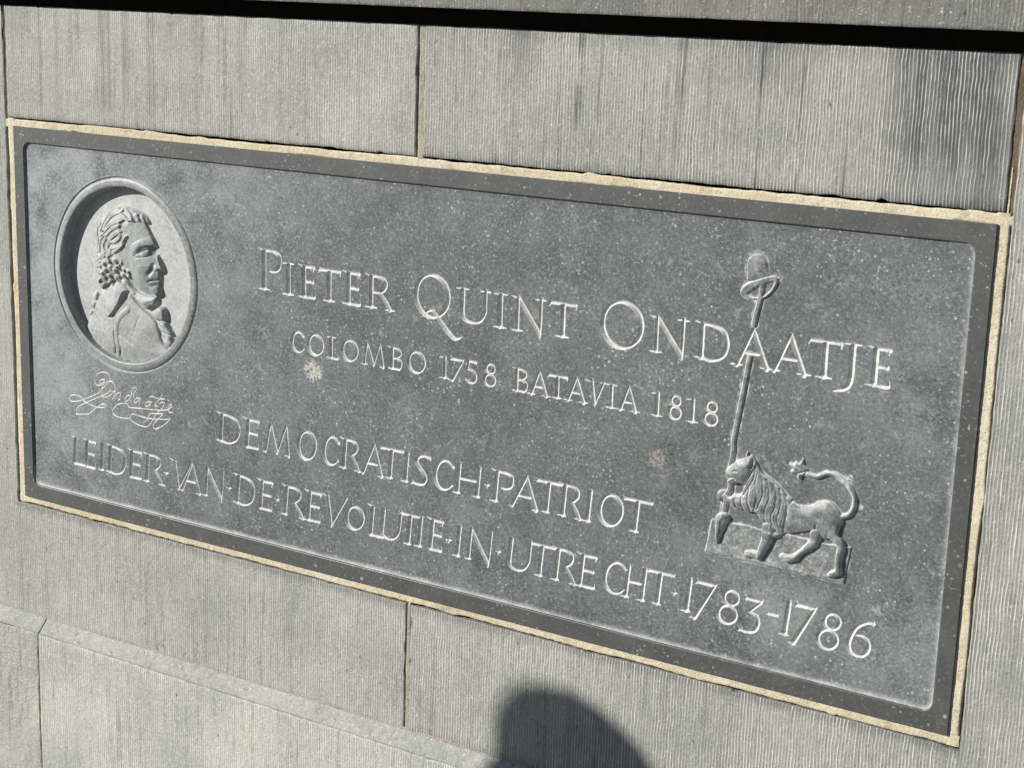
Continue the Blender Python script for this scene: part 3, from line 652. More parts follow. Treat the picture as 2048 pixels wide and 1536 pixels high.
def put(outline, pid, steep, hs, dome, hd, closed_n=4, base=0.0):
    P = cat(dec(outline), True, closed_n)
    sd = poly_sd(P, X, Z)
    v = np.where(sd > 0, base + hs * rnd(sd / steep) + hd * (1 - (1 - np.clip(sd / dome, 0, 1)) ** 2), 0)
    m = v > REL
    REL[m] = v[m]; RID[m] = pid
    return sd
def ridge(P, width, amp, only=None, n=5):
    P = cat(dec(P), False, n); P = np.c_[P[:, :2], np.full(len(P), width * 2.)]
    d = np.clip(stroke_depth(P, X, Z) / width, 0, 1)
    v = amp * rnd(d) if amp > 0 else amp * d
    if only is not None: v = v * np.isin(RID, only)
    REL[...] += v
def bump_(c, rx, rz, amp, only=None):
    q = np.clip(1 - ((X - c[0] / 10.) / rx) ** 2 - ((Z - c[1] / 10.) / rz) ** 2, 0, 1)
    v = amp * q * q * (3 - 2 * q)
    if only is not None: v = v * np.isin(RID, only)
    REL[...] += v

# coat, cravat, jabot
put(D['coat'], 7, 4.0, 3.5, 48.0, 9.0)
for c in D['queue']: 
    q = np.clip(1 - np.hypot(X - c[0] / 10., Z - c[1] / 10.) / c[2], 0, 1)
    v = 3.2 * rnd(q); m = (v > REL); REL[m] = v[m]; RID[m] = 5
put(D['cravat'], 6, 3.0, 4.5, 25.0, 7.0)
# head: face outline closes behind the hair
face = D['profile'] + D['jaw'][1:] + D['hairback'][::-1][1:-1]
P = cat(dec(face), True, 3); fsd = poly_sd(P, X, Z)
v = np.where(fsd > 0, 4.0 * rnd(fsd / 2.6) + 11.5 * (1 - (1 - np.clip(fsd / 36.0, 0, 1)) ** 1.7), 0)
m = v > REL; REL[m] = v[m]; RID[m] = 4
ridge(D['lapel'], 4.5, 1.3, [7]); 
for g_, dd in zip(D['coatgrooves'], (2.2, 1.2, .9, .6)): ridge(g_, 2.2, -dd, [7])
ridge(D['collar'], 3.6, -4.6, [6, 7])
ssd = poly_sd(cat(dec(D['slot']), True, 4), X, Z)
REL -= (np.clip(ssd / 1.2, 0, 1) * 7.0 * (RID == 7)).astype(np.float32)
for f_ in D['cravatfolds']: ridge(f_, 2.6, 1.6, [6])
for k_, jb in enumerate(D['jabot']): put(jb, 8, 4.5, 8.5 - k_ * .5, 30.0, 3.0)
ridge([D['jabot'][0][0], D['jabot'][0][2], D['jabot'][0][4]], 2.5, -1.4, [8])
ridge([D['jabot'][1][0], D['jabot'][1][3]], 2.5, -1.6, [8])
ridge([D['jabot'][2][0], D['jabot'][2][3]], 2.5, -1.8, [8])
# face
bump_(D['cheek'], 26, 26, 1.0, [4]); bump_(D['socket'], 20, 10, -3.4, [4]); bump_(D['sockcorner'], 8.5, 10, -3.2, [4])
ridge(D['brow'], 6.5, 1.1, [4]); bump_(D['eyeball'], 8.5, 4.6, 2.4, [4]); ridge(D['lid'], 1.3, -1.5, [4]); ridge(D['underlid'], 1.2, -1.1, [4])
ridge(D['nose'], 5.5, 3.6, [4]); bump_(D['nosewing'], 6.0, 5.0, 3.0, [4]); ridge(D['nostril'], 1.5, -1.4, [4])
ridge(D['naso'], 4.5, -2.2, [4]); ridge(D['uplip'], 4.5, .8, [4]); ridge(D['mouth'], 1.6, -1.6, [4])
ridge(D['lowlip'], 3.0, .3, [4]); ridge(D['underlip'], 4.0, -1.5, [4]); bump_(D['chin'], 13, 11, 2.6, [4])
# hair
keep = REL.copy()
hsd = put(D['hairmass'], 5, 5.0, 3.6, 40.0, 9.0, 3, 0.4)
m = hsd > 0
REL[m] = np.maximum(REL, keep * np.clip(hsd / 4.0 + .5, 0, 1) + 1.6 * rnd(hsd / 3.0))[m]; RID[m] = 5
for P_, wd in D['strands']: ridge(P_, wd * .82, 2.5, [5])
for P_, wd in D['strands']:
    ridge(P_, .8, -.8, [5])
    ridge([(a_ + 22, b_ + 18) for a_, b_ in P_], .8, -.9, [5]); ridge([(a_ - 40, b_ - 26) for a_, b_ in P_], 1.2, -1.0, [5])
for c in D['curls']:
    q = np.clip(1 - np.hypot(X - c[0] / 10., Z - c[1] / 10.) / c[2], 0, 1)
    v = 3.8 * rnd(q) + 5.2
    m = (q > 0) & (hsd > -5)
    REL[m] = np.maximum(REL[m], np.minimum(REL[m] - 1.2 + 4.6 * rnd(q)[m], 20.0)); RID[m] = 5
    ang = np.arctan2(Z - c[1] / 10., X - c[0] / 10.)
    REL -= np.where(m, .7 * np.clip(np.sin(ang * 1.0 + q * 9 + c[0]), 0, 1) * np.clip(q * 3, 0, 1), 0).astype(np.float32)
REL = np.clip(REL, 0, 19.5)
RID[REL < .25] = 3
def blur(a, n=1):
    for _ in range(n):
        b = np.pad(a, 1, mode='edge'); a = (b[:-2, 1:-1] + 2 * b[1:-1, 1:-1] + b[2:, 1:-1]) / 4
        b = np.pad(a, 1, mode='edge'); a = (b[1:-1, :-2] + 2 * b[1:-1, 1:-1] + b[1:-1, 2:]) / 4
    return a
REL = blur(REL, 2) + .18 * (vnoise(X, Z, 5, 310) + vnoise(X, Z, 11, 311) - 1.0) * (REL > .3) + .15 * (vnoise(X, Z, 6, 315) - .5)
h = np.where(inside, FL + np.clip(REL, -.2, 99), h)
idl = np.where(inside, RID, idl)
chl = np.where(inside, .47 + .14 * vnoise(X, Z, 18, 320) + .10 * (vnoise(X, Z, 3.5, 321) - .5) - .24 * (RID == 4) - .14 * np.isin(RID, [6, 7, 8]) - .08 * (RID == 5), np.where(r < R0, .1, chl))  # inner wall of the medallion coloured darker to deepen its shade
H[w] = h; ID[w] = idl; CH[w] = chl

# ---- lion, spear and hat
LW = win(360, 640, -210, 255)
X, Z = GX[LW], GZ[LW]
REL = np.zeros(X.shape, np.float32); RID = np.zeros(X.shape, np.int32)
def tube(P, pid, k=1.0, cap=7.0, base=0.0):
    P = cat([(a / 10., b / 10., c / 10.) for a, b, c in P], False, 5)
    P = np.c_[P[:, :2], P[:, 2] * 1.58]
    d = stroke_depth(P, X, Z); rad = P[:, 2].max() / 2
    v = np.where(d > 0, .8 * SL + base + min(cap, rad * k) * (.55 * rnd(d / min(rad, 2.2)) + .45 * rnd(d / rad)), 0)
    m = v > REL; REL[m] = v[m]; RID[m] = pid
ssl = poly_sd(cat(dec(D['slab']), True, 1), X, Z)
ztop = np.clip(ssl / .9, 0, 1) * 5.6
REL[...] = np.where(ssl > 0, ztop * (.30 + .70 * np.clip((-Z - 128) / 48, 0, 1)) + .25 * (vnoise(X, Z, 6, 501) - .5), 0); RID[ssl > 0] = 10
SL = np.clip(REL, 0, 9).copy()
for _ in range(10):
    SL[1:-1, 1:-1] = (SL[:-2, 1:-1] + SL[2:, 1:-1] + SL[1:-1, :-2] + SL[1:-1, 2:]) / 4
REL -= np.where((ssl <= 0) & (ssl > -1.6) & (Z < -150), 1.0 * np.clip(1 + ssl / 1.6, 0, 1), 0).astype(np.float32)
for k_, p_ in ((2, 21), (3, 21), (6, 23), (7, 23)): tube(D['limbs'][k_], p_, 1.0, 5.6, .9)
for k_, p_ in ((0, 20), (1, 20), (4, 22), (5, 22), (8, 22)): tube(D['limbs'][k_], p_, 1.0, 6.0, 1.4)
put(D['lbody'], 11, 1.6, 3.6, 15.0, 4.4, 4)
put(D['mane'], 14, 1.6, 4.4, 20.0, 4.0, 4)
put(D['lhead'], 15, 1.6, 5.0, 14.0, 4.2, 3)
tube(D['tail'], 16, 1.0, 4.6, .4); put(D['tuft'], 16, 3.0, 4.2, 12.0, 1.0, 3)
for P_ in D['manegrooves']: ridge(P_, 1.5, -2.2, [14])
for k_, P_ in enumerate(D['manegrooves'][:8]):
    for dx in (-38, -19, 19, 38):
        ridge([(a_ + dx + 5 * math.sin(b_ * .03 + k_), b_ + (k_ * 13) % 9) for a_, b_ in P_[(dx > 0):]], .9, -1.1, [14])
t0 = D['tuft']
for k_ in (0, 4, 9, 12): ridge([t0[k_], ((t0[k_][0] + t0[6][0]) // 2, (t0[k_][1] + t0[6][1]) // 2 - 10), (t0[6][0] - 10, t0[6][1] - 20)], 1.4, -1.5, [16])
for L_i, n_ in ((1, 20), (3, 21), (5, 22)):
    e_ = D['limbs'][L_i][-1]; f_ = D['limbs'][L_i][-2]
    for s2 in (-1, 1):
        ridge([(e_[0] - 40, e_[1] - 14 * s2), ((e_[0] + f_[0]) // 2, e_[1] - 16 * s2)], 1.0, -1.3, [n_])
ridge(D['ear'], 2.4, -3.0, [15]); ridge(D['leye'], 1.4, -1.3, [15]); ridge(D['lmouth'], 1.6, -2.6, [15]); ridge(D['thigh'], 1.6, -1.1, [20, 11]); ridge(D['lgroove2'], 1.3, -1.2, [20, 11])
# spear in three lengths: the shaft stops at the letter it passes behind, and runs through the lion's mouth
for k_, P_ in enumerate(D['shaft']):
    P = cat(dec(P_), False, 6); P = np.c_[P[:, :2], np.full(len(P), 6.4 if k_ < 2 else 7.0)]
    d = stroke_depth(P, X, Z)
    ch_ = np.where((d > -1.7) & (RID == 0) & (d < .9), -.5 * np.clip(1 - np.abs(d + .35) / 1.3, 0, 1), 0)
    v = np.where(d > 0, (2.5 if k_ < 2 else 3.0) * (.7 * np.clip(d / .7, 0, 1) + .3 * rnd(d / 3.2)), 0) + np.where(REL < 3, np.minimum(REL, 2.4), 0) * (d > 0)
    m = (v > 0) & (v > REL * np.where(k_ == 1, 1.0, .8)); REL[m] = v[m]; RID[m] = (17, 24, 25)[k_]
    REL += ch_.astype(np.float32); RID[(ch_ < -.15) & (RID == 0)] = (17, 24, 25)[k_]
put(D['spearhead'], 25, 1.2, 2.2, 9.0, 3.2, 1, 2.6); ridge(D['spearmid'], 3.0, 1.0, [25])
# hat
hatw = poly_sd(cat(dec(D['crown'] + D['brim'][5:7] + [D['brim'][2]]), True, 3), X, Z)
REL += np.where((RID == 0) & (hatw > -2.2) & (hatw < 0), -1.0 * np.clip(1 - np.abs(hatw + .8) / 1.5, 0, 1), 0).astype(np.float32)
shaftkeep = REL.copy(); sk = RID.copy()
put(D['crown'], 18, 1.2, 1.4, 14.0, 1.0, 3)
put(D['brim'], 18, 1.2, 2.4, 30.0, .3, 4)
hs_ = poly_sd(cat(dec(D['hollow']), True, 4), X, Z)
REL -= np.where((hs_ > 0), 2.4 * rnd(hs_ / 2.0), 0).astype(np.float32)
ridge(D['brimline'], 1.5, -1.0, [18])
P = cat(dec(D['shaft'][0]), False, 6); P = np.c_[P[:, :2], np.full(len(P), 6.6)]
d = stroke_depth(P, X, Z); m = (d > 0) & (hs_ > -30) & (Z < P[0, 1] + 2)
v = 2.5 * (.7 * np.clip(d / .7, 0, 1) + .3 * rnd(d / 3.2))
m &= (v > REL); REL[m] = v[m]; RID[m] = 17
REL = blur(REL, 1) + (.14 * (vnoise(X, Z, 4, 511) + vnoise(X, Z, 9, 512) - 1.0) + .34 * (vnoise(X + .5 * Z, Z - .5 * X, 2.4, 513, 1.0, 2.6) - .5) * (RID > 10)) * (np.abs(REL) > .2)
gm = np.hypot(np.gradient(REL, STEP, axis=0), np.gradient(REL, STEP, axis=1))
near = blur((RID >= 10).astype(np.float32), 22)
carved = RID > 0
H[LW] += np.where(carved | (np.abs(REL) > .05), REL, 0)
CH[LW] = np.maximum(CH[LW], np.where(carved, .08 + .26 * vnoise(X, Z, 8, 520) * np.where(RID >= 11, 1.0, .9) + .22 * np.clip(vnoise(X, Z, 2.2, 523) - .45, 0, 1) * 2 * (RID == 10) + .75 * np.clip(gm - .5, 0, 1) * (.4 + .8 * vnoise(X, Z, 5, 522)), 1.1 * np.clip(near * 1.7 - .06, 0, 1) * np.clip(vnoise(X, Z, 6, 521) * 1.5 - .2, 0, 1)))
ID[LW] = np.where(carved, RID, ID[LW])
spear_shadow = None

# ---- lettering: V-cut strokes
LETTERS = []            # (line, kind)
VS = 1.0                # slope of the cut
def arc(cx, cz, rx, rz, a0, a1, n, wf):
    return [(cx + rx * math.cos(a), cz + rz * math.sin(a), wf(a)) for a in np.linspace(a0, a1, n)]

def glyph(ch, x0, x1, z0, z1, sw, style):
    T, M_, t_ = sw, sw * .76, sw * .54
    hgt = z1 - z0
    S = []
    xl = x0 + T / 2; xr = x1 - t_ / 2
    full = style == 'full'
    def P(pts, rw=t_, lw=T):
        a, b = x0 + lw / 2, x1 - rw / 2
        S.append([(a + (b - a) * u, z0 + hgt * v, w_) for u, v, w_ in pts])
    def serif(x, z, wd, both=True, flare=True, up_=1):
        l = wd * (1.05 if both else .9) + 1.2
        S.append([(x - l, z, t_ * .42), (x - wd * .3, z + up_ * .25, t_ * .75), (x + (wd * .3 if both else 0), z + up_ * .25, t_ * .75), (x + (l if both else 0), z, t_ * .42)])
    def stem(x, za, zb, wd, foot=True, top=True):
        S.append([(x, za + wd * .40, wd * 1.10), (x, za + wd * .40 + hgt * .08, wd), (x, zb - wd * .38 - hgt * .05, wd), (x, zb - wd * .38, wd * 1.05)])
        if foot: S.append([(x - wd * .62, za + t_ * .35, t_ * .7), (x + wd * .62, za + t_ * .35, t_ * .7)])
        if full:
            if foot: serif(x, za + t_ * .30, wd)
            if top: serif(x, zb - t_ * .25, wd)
        else:
            if foot: S.append([(x - wd * 1.05, za + t_ * .25, t_ * .35), (x, za + t_ * .45, t_ * .9)])
    def flag(x, z, wd):
        S.append([(x - wd * (1.15 if full else 1.35), z + (.6 if full else 1.3), t_ * .35), (x, z - t_ * .45, t_ * .95)])
    def tick(x, z, dz, wd=None):
        S.append([(x, z, (wd or t_)), (x + .4, z + dz, t_ * .45)])
    if ch == 'I':
        stem((x0 + x1) / 2, z0, z1, T)
    elif ch == '1':
        x = (x0 + x1) / 2
        stem(x, z0, z1, T, True, False)
        if full: S.append([(x - T * 1.35, z1 - hgt * .09, t_ * .4), (x, z1 - hgt * .02, t_ * .9)])
        else: S.append([(x, z1, t_), (x + 1.4, z1 + 1.6, t_ * .4)])
    elif ch == 'L':
        stem(xl, z0, z1, T, full, full)
        if not full: flag(xl, z1, T)
        P([(0, .03, t_), (.92, .035, t_ * 1.25), (1, .06, t_ * 1.1)]); tick(x1 - t_ * .5, z0 + hgt * .03, hgt * .12)
    elif ch == 'E':
        stem(xl, z0, z1, T, full, False); flag(xl, z1, T)
        P([(0, .965, t_), (.8, .965, t_ * 1.2), (.92, .955, t_ * 1.3)]); tick(x1 - t_ * 1.1, z1 - hgt * .03, -hgt * .13)
        P([(0, .515, t_), (.70, .515, t_ * 1.1), (.80, .515, t_ * 1.5)])
        P([(0, .03, t_), (.9, .035, t_ * 1.25), (1, .06, t_ * 1.1)]); tick(x1 - t_ * .5, z0 + hgt * .03, hgt * .13)
    elif ch == 'P':
        stem(xl, z0, z1, T, True, False); flag(xl, z1, T)
        S.append([(a, b, c) for a, b, c in cat([(xl, z1 - t_ * .4, t_), (x0 + .5 * (x1 - x0), z1 - t_ * .35, t_), (x0 + .86 * (x1 - x0), z1 - hgt * .10, M_), (x1 - T * .42, z1 - hgt * .27, T * .92), (x0 + .85 * (x1 - x0), z1 - hgt * .44, M_), (x0 + .62 * (x1 - x0), z1 - hgt * .525, t_), (x0 + .40 * (x1 - x0), z1 - hgt * .52, t_ * .7)], False, 5)])
    elif ch == 'R':
        stem(xl, z0, z1, T, True, False); flag(xl, z1, T)
        wv = x1 - x0; kx = x0 + .50 * wv
        S.append([tuple(q) for q in cat([(xl, z1 - t_ * .4, t_), (x0 + .42 * wv, z1 - t_ * .35, t_), (x0 + .66 * wv, z1 - hgt * .10, M_), (x0 + .73 * wv, z1 - hgt * .25, T * .9), (x0 + .66 * wv, z1 - hgt * .40, M_), (kx, z1 - hgt * .515, t_)], False, 5)])
        if full: S.append([(kx, z1 - hgt * .515, t_), (xl, z1 - hgt * .51, t_ * .7)])
        S.append([(kx, z1 - hgt * .50, t_), (x0 + .78 * wv, z0 + hgt * .22, M_), (x1 - t_ * .6, z0 + .8, M_)])
        serif(x1 - t_ * .6, z0 + .6, T * .75)
    elif ch == 'B':
        stem(xl, z0, z1, T, False, False); flag(xl, z1, T); wv = x1 - x0
        S.append([tuple(q) for q in cat([(xl, z1 - t_ * .4, t_), (x0 + .5 * wv, z1 - t_ * .4, t_), (x0 + .78 * wv, z1 - hgt * .14, M_), (x0 + .80 * wv, z1 - hgt * .32, M_), (x0 + .5 * wv, z1 - hgt * .47, t_), (xl, z1 - hgt * .49, t_)], False, 5)])
        S.append([tuple(q) for q in cat([(x0 + .5 * wv, z1 - hgt * .47, t_), (x0 + .84 * wv, z0 + hgt * .42, M_), (x1 - T * .45, z0 + hgt * .24, T * .9), (x0 + .75 * wv, z0 + hgt * .06, M_), (x0 + .4 * wv, z0 + t_ * .4, t_), (xl - T * .9, z0 + t_ * .4, t_ * .6)], False, 5)])
    elif ch == 'D':
        stem(xl, z0, z1, T, False, False); flag(xl, z1, T); wv = x1 - x0
        S.append([tuple(q) for q in cat([(xl, z1 - t_ * .4, t_), (x0 + .42 * wv, z1 - t_ * .6, t_), (x0 + .78 * wv, z1 - hgt * .17, M_), (x1 - T * .5, z0 + hgt * .50, T), (x0 + .80 * wv, z0 + hgt * .17, M_), (x0 + .45 * wv, z0 + t_ * .1, t_), (xl, z0 + t_ * .5, t_), (xl - T * 1.1, z0 + t_ * .6, t_ * .5)], False, 6)])
    elif ch in 'OQ':
        cx, cz = (x0 + x1) / 2, (z0 + z1) / 2
        wf = lambda a: t_ + (T - t_) * abs(math.cos(a - .35)) ** 1.5
        S.append(arc(cx, cz, (x1 - x0) / 2 - T * .45, hgt / 2 - t_ * .4, 0, 2 * math.pi, 49, wf))
        if ch == 'Q':
            S.append([tuple(q) for q in cat([(x0 + 14, z0 + 1, t_ * .4), (x0 + 20, z0 + 7.5, t_), (x0 + 29, z0 + 11, t_), (x0 + 38, z0 + 4, M_), (x0 + 52, z0 - 11, T * .95), (x0 + 64, z0 - 20.5, T * .8), (x0 + 71, z0 - 21, t_), (x0 + 78, z0 - 17.5, t_ * .4)], False, 6)])
    elif ch == 'C':
        wv = x1 - x0; cx = x0 + wv * .56
        wf = lambda a: t_ + (T - t_) * max(0, -math.cos(a)) ** 1.2
        S.append(arc(cx, (z0 + z1) / 2, wv * .56 - T * .45, hgt / 2 - t_ * .4, .75, 2 * math.pi - .72, 34, wf))
        e0, e1 = S[-1][0], S[-1][-1]
        S[-1] = [(x1 - 1.2, e0[1] - .5, t_ * 1.1)] + S[-1] + [(x1 - 1.0, e1[1] + .8, t_ * 1.0)]
        if not full: S.append([(x1 - 1.2, e0[1] + 1.0, t_ * .8), (x1 - 1.6, e0[1] - 2.2, t_ * .7)])
    elif ch == 'U':
        wv = x1 - x0
        S.append([tuple(q) for q in cat([(xl, z1 - T * .38, T * 1.02), (xl, z0 + hgt * .62, T), (xl, z0 + hgt * .36, T), (x0 + .17 * wv, z0 + hgt * .12, M_), (x0 + .45 * wv, z0 + t_ * .3, t_), (x0 + .76 * wv, z0 + hgt * .10, t_ * 1.1), (xr - .4, z0 + hgt * .34, t_ * 1.2), (xr, z0 + hgt * .64, t_ * 1.3), (xr, z1, t_ * 1.4)], False, 6)])
        if full: serif(xl, z1 - t_ * .25, T); serif(xr, z1 - t_ * .25, M_)
    elif ch == 'N':
        a, b = x0 + M_ / 2, x1 - M_ / 2
        stem(a, z0, z1, M_, True, False)
        if full: S.append([(a - M_ * 1.5, z1 - .4, t_ * .35), (a, z1 - t_ * .5, t_)])
        S.append([(a, z1 + (0 if full else 1.6), t_ * .8), (a + 1.5, z1 - hgt * .06, M_), (b - .8, z0 + 1, M_), (b, z0 - hgt * .09, t_ * .6)])
        S.append([(b, z0 - hgt * .09, t_ * .6), (b, z0 + hgt * .2, t_ * 1.2), (b, z1, M_ if full else t_ * 1.3)])
        if full: serif(b, z1 - t_ * .25, M_)
    elif ch == 'A':
        cx = (x0 + x1) / 2; a, b = x0 + t_ * 1.0, x1 - T * .65
        S.append([(a, z0 + .4, t_ * 1.45), (cx - .5, z1, t_ * 1.15)])
        S.append([(cx - .8, z1 + .6, t_ * .8), (cx + 1, z1 - hgt * .1, M_), (b, z0 + .5, T * .95)])
        v = .36; S.append([(a + (cx - a) * v, z0 + hgt * v, t_ * .9), (b + (cx - b) * v, z0 + hgt * v, t_ * .9)])
        if full: serif(a, z0 + t_ * .25, T * .72); serif(b, z0 + t_ * .25, T * .85)
        else: S.append([(a - T * .7, z0 + .1, t_ * .3), (a, z0 + 1.2, t_ * 1.2)]); S.append([(b - T * .9, z0, t_ * .35), (b, z0 + 1.2, t_ * 1.3), (b + T * .5, z0 + .9, t_ * .4)])
    elif ch == 'V':
        vx = x0 + (x1 - x0) * .36; a, b = x0 + T * .4, x1 - t_ * .8
        S.append([(a, z1, T), (vx - .4, z0 + 1.5, M_), (vx, z0 - 1.5, t_ * .5)])
        S.append([(vx, z0 - 1.5, t_ * .5), (vx + .5, z0 + 2, t_), (b, z1, t_ * 1.1)])
        if full: S.append([(a - T * 1.6, z1 + .6, t_ * .4), (a, z1 - t_ * .4, t_)]); serif(b, z1 - t_ * .25, t_)
        else: flag(a, z1, T); S.append([(b, z1 - .6, t_), (b + 2.2, z1 + 1.2, t_ * .6)])
    elif ch == 'M':
        wv = x1 - x0; a, b = x0 + t_ * 1.0, x1 - T * .45; p_, q_ = x0 + wv * .20, x0 + wv * .78; vx = x0 + wv * .50
        S.append([(a, z0 + .4, t_ * 1.2), (p_, z1, t_)])
        S.append([(p_ - .3, z1 + 1.2, t_ * .7), (p_ + .8, z1 - 3, M_), (vx, z0 + 1.5, M_), (vx, z0 - .8, t_ * .5)])
        S.append([(vx, z0 - .8, t_ * .5), (vx + 1, z0 + 3, t_), (q_, z1, t_)])
        S.append([(q_ - .2, z1 + 1.0, t_ * .7), (q_ + .6, z1 - 3, M_), (b, z0 + .5, T * .9)])
        if full: serif(a, z0 + t_ * .25, T * .6)
        else: S.append([(a - T * .6, z0 + .1, t_ * .4), (a, z0 + 1.1, t_)])
        S.append([(b - T * .9, z0 + .2, t_ * .4), (b, z0 + 1.2, t_ * 1.2), (b + .6, z0 + .6, t_ * .6)])
    elif ch == 'T':
        cx = (x0 + x1) / 2
        stem(cx, z0, z1 - t_ * .5, T, True, False)
        zt = z1 - t_ * .5
        S.append([(x0 + 1.0, zt, t_ * 1.15), (cx, zt, t_), (x1 - 1.0, zt, t_ * 1.15)])
        if full: S.append([(x0 + 1.2, zt, t_ * .9), (x0 - .6, zt - hgt * .11, t_ * .35)]); S.append([(x1 - 1.2, zt, t_ * .9), (x1 - .4, zt - hgt * .13, t_ * .35)])
        else: S.append([(x0 - .8, zt + 2.4, t_ * .45), (x0 + 1.6, zt - .6, t_ * 1.1)]); S.append([(x1 + .4, zt + 1.9, t_ * .6), (x1 - 1.0, zt - 1.4, t_ * .7)])
    elif ch == 'H':
        a, b = x0 + M_ * .55, x1 - M_ * .55
        stem(a, z0, z1, T * .95); stem(b, z0, z1, T * .95)
        S.append([(a, z0 + hgt * .50, t_ * .95), (b, z0 + hgt * .50, t_ * .95)])
    elif ch == 'J':
        b = x1 - T * .5
        S.append([tuple(q) for q in cat([(b, z1 - T * .38, T * 1.05), (b, z0 + hgt * .5, T), (b - .2, z0 + hgt * .12, T), (b - 2.6, z0 - hgt * .10, M_ * 1.1), (b - 9, z0 - hgt * .215, t_ * 1.2), (x0 + 2, z0 - hgt * .25, t_), (x0 - 1, z0 - hgt * .27, t_ * .6)], False, 6)])
        serif(b, z1 - t_ * .25, T)
    elif ch == 'S':
        wv = x1 - x0
        S.append([tuple(q) for q in cat([(x1 - 1.8, z1 - hgt * .06, t_ * 1.15), (x0 + .62 * wv, z1 - t_ * .35, t_), (x0 + .30 * wv, z1 - hgt * .09, M_), (x0 + .20 * wv, z1 - hgt * .24, T * .9), (x0 + .40 * wv, z1 - hgt * .42, T * .9), (x0 + .68 * wv, z1 - hgt * .60, T * .9), (x0 + .78 * wv, z0 + hgt * .24, T * .9), (x0 + .66 * wv, z0 + hgt * .07, M_), (x0 + .36 * wv, z0 + t_ * .3, t_), (x0 + 1.2, z0 + hgt * .06, t_ * 1.1)], False, 6)])
        S.append([(x1 - 1.6, z1 - hgt * .02, t_ * .5), (x1 - 1.2, z1 - hgt * .12, t_ * .8)]); S.append([(x0 + .8, z0 + hgt * .13, t_ * .5), (x0 + 1.2, z0 + hgt * .03, t_)])
    elif ch == '7':
        S.append([(x0 + 1.4, z1 - t_ * .6, t_ * 1.25), (x1 - 1.6, z1 - t_ * .7, t_ * 1.1), (x1, z1 - .4, t_ * .7)])
        S.append([(x0 + 1.6, z1 - t_ * .3, t_ * .9), (x0 + .2, z1 - hgt * .10, t_ * .4)]); S.append([(x0 + 1.0, z1 + hgt * .05, t_ * .4), (x0 + 1.6, z1 - t_ * .7, t_)])
        fx = x0 + (x1 - x0) * .16
        S.append([(x1 - 1.6, z1 - t_ * .8, t_ * 1.1), (fx, z0 + .4, T * .95)]); S.append([(fx - T * .9, z0 + .1, t_ * .4), (fx, z0 + 1.2, t_ * 1.2)])
    elif ch == '5':
        a = x0 + (x1 - x0) * .26
        S.append([(a, z1 - .6, t_ * 1.2), (a - .4, z0 + hgt * .60, t_)]); S.append([(a, z1 - t_ * .5, t_ * 1.1), (x1 - 2.6, z1 - t_ * .6, t_ * 1.2), (x1 - 2.2, z1 - hgt * .13, t_ * .5)])
        S.append([tuple(q) for q in cat([(a - .4, z0 + hgt * .60, t_), (x0 + (x1 - x0) * .62, z0 + hgt * .55, M_), (x1 - T * .45, z0 + hgt * .33, T * .95), (x0 + (x1 - x0) * .72, z0 + hgt * .07, M_), (x0 + (x1 - x0) * .32, z0 + t_ * .3, t_), (x0 + .6, z0 + hgt * .16, t_ * .7)], False, 6)])
    elif ch == '8':
        wv = x1 - x0; cx = (x0 + x1) / 2; top = .42
        cu = cx + wv * (.06 if not full else .01)
        wf = lambda a: t_ + (T * .75 - t_) * abs(math.cos(a)) ** 1.4
        zc = z1 - hgt * .235; S.append(arc(cu, zc, wv * .385 - t_ * .4, hgt * .235 - t_ * .35, 0, 2 * math.pi, 33, wf))
        wf2 = lambda a: t_ + (T * .85 - t_) * abs(math.cos(a)) ** 1.4
        zc = z0 + hgt * .275; S.append(arc(cx - wv * .02, zc, wv * .48 - t_ * .45, hgt * .285 - t_ * .35, 0, 2 * math.pi, 33, wf2))
    elif ch == '3':
        wv = x1 - x0
        S.append([(x0 + wv * .14, z1 - t_ * .6, t_ * 1.1), (x1 - 3, z1 - t_ * .8, t_), (x1 - 1.4, z1 - .5, t_ * .6)]); S.append([(x0 + wv * .10, z1 + hgt * .05, t_ * .4), (x0 + wv * .17, z1 - t_ * .8, t_)])
        k1 = (x0 + wv * .42, z0 + hgt * .60)
        S.append([(x1 - 2.6, z1 - t_ * .9, t_), (k1[0], k1[1], t_)])
        S.append([tuple(q) for q in cat([(k1[0], k1[1], t_), (x0 + wv * .74, z0 + hgt * .53, M_), (x1 - T * .45, z0 + hgt * .32, T * .95), (x0 + wv * .74, z0 + hgt * .09, M_), (x0 + wv * .35, z0 + t_ * .3, t_), (x0 + .4, z0 + hgt * .05, t_ * .8)], False, 6)])
        S.append([(x0 + .2, z0 + hgt * .11, t_ * .4), (x0 + .8, z0 + hgt * .03, t_)])
    elif ch == '6':
        wv = x1 - x0
        S.append([tuple(q) for q in cat([(x1 - 2.2, z1 - hgt * .03, t_), (x0 + wv * .64, z1 - hgt * .06, t_ * 1.1), (x0 + wv * .32, z1 - hgt * .23, M_), (x0 + wv * .14, z0 + hgt * .50, T), (x0 + wv * .11, z0 + hgt * .29, T), (x0 + wv * .25, z0 + hgt * .09, M_), (x0 + wv * .50, z0 + t_ * .35, t_), (x0 + wv * .76, z0 + hgt * .09, M_), (x0 + wv * .88, z0 + hgt * .29, T * .95), (x0 + wv * .80, z0 + hgt * .48, M_), (x0 + wv * .60, z0 + hgt * .575, t_), (x0 + wv * .36, z0 + hgt * .57, t_ * .7)], False, 6)])
        S.append([(x1 - 2.2, z1 + hgt * .02, t_ * .6), (x1 - 2.4, z1 - hgt * .07, t_ * .7)])
    elif ch == '-':
        zc = z0 + hgt * .52
        S.append([(x0 + 1, zc, t_), (x1 - 1, zc, t_ * 1.15)]); S.append([(x1 - .6, zc + 1.6, t_ * .5), (x1 - 1.0, zc - 1.3, t_ * .6)])
    elif ch == '.':
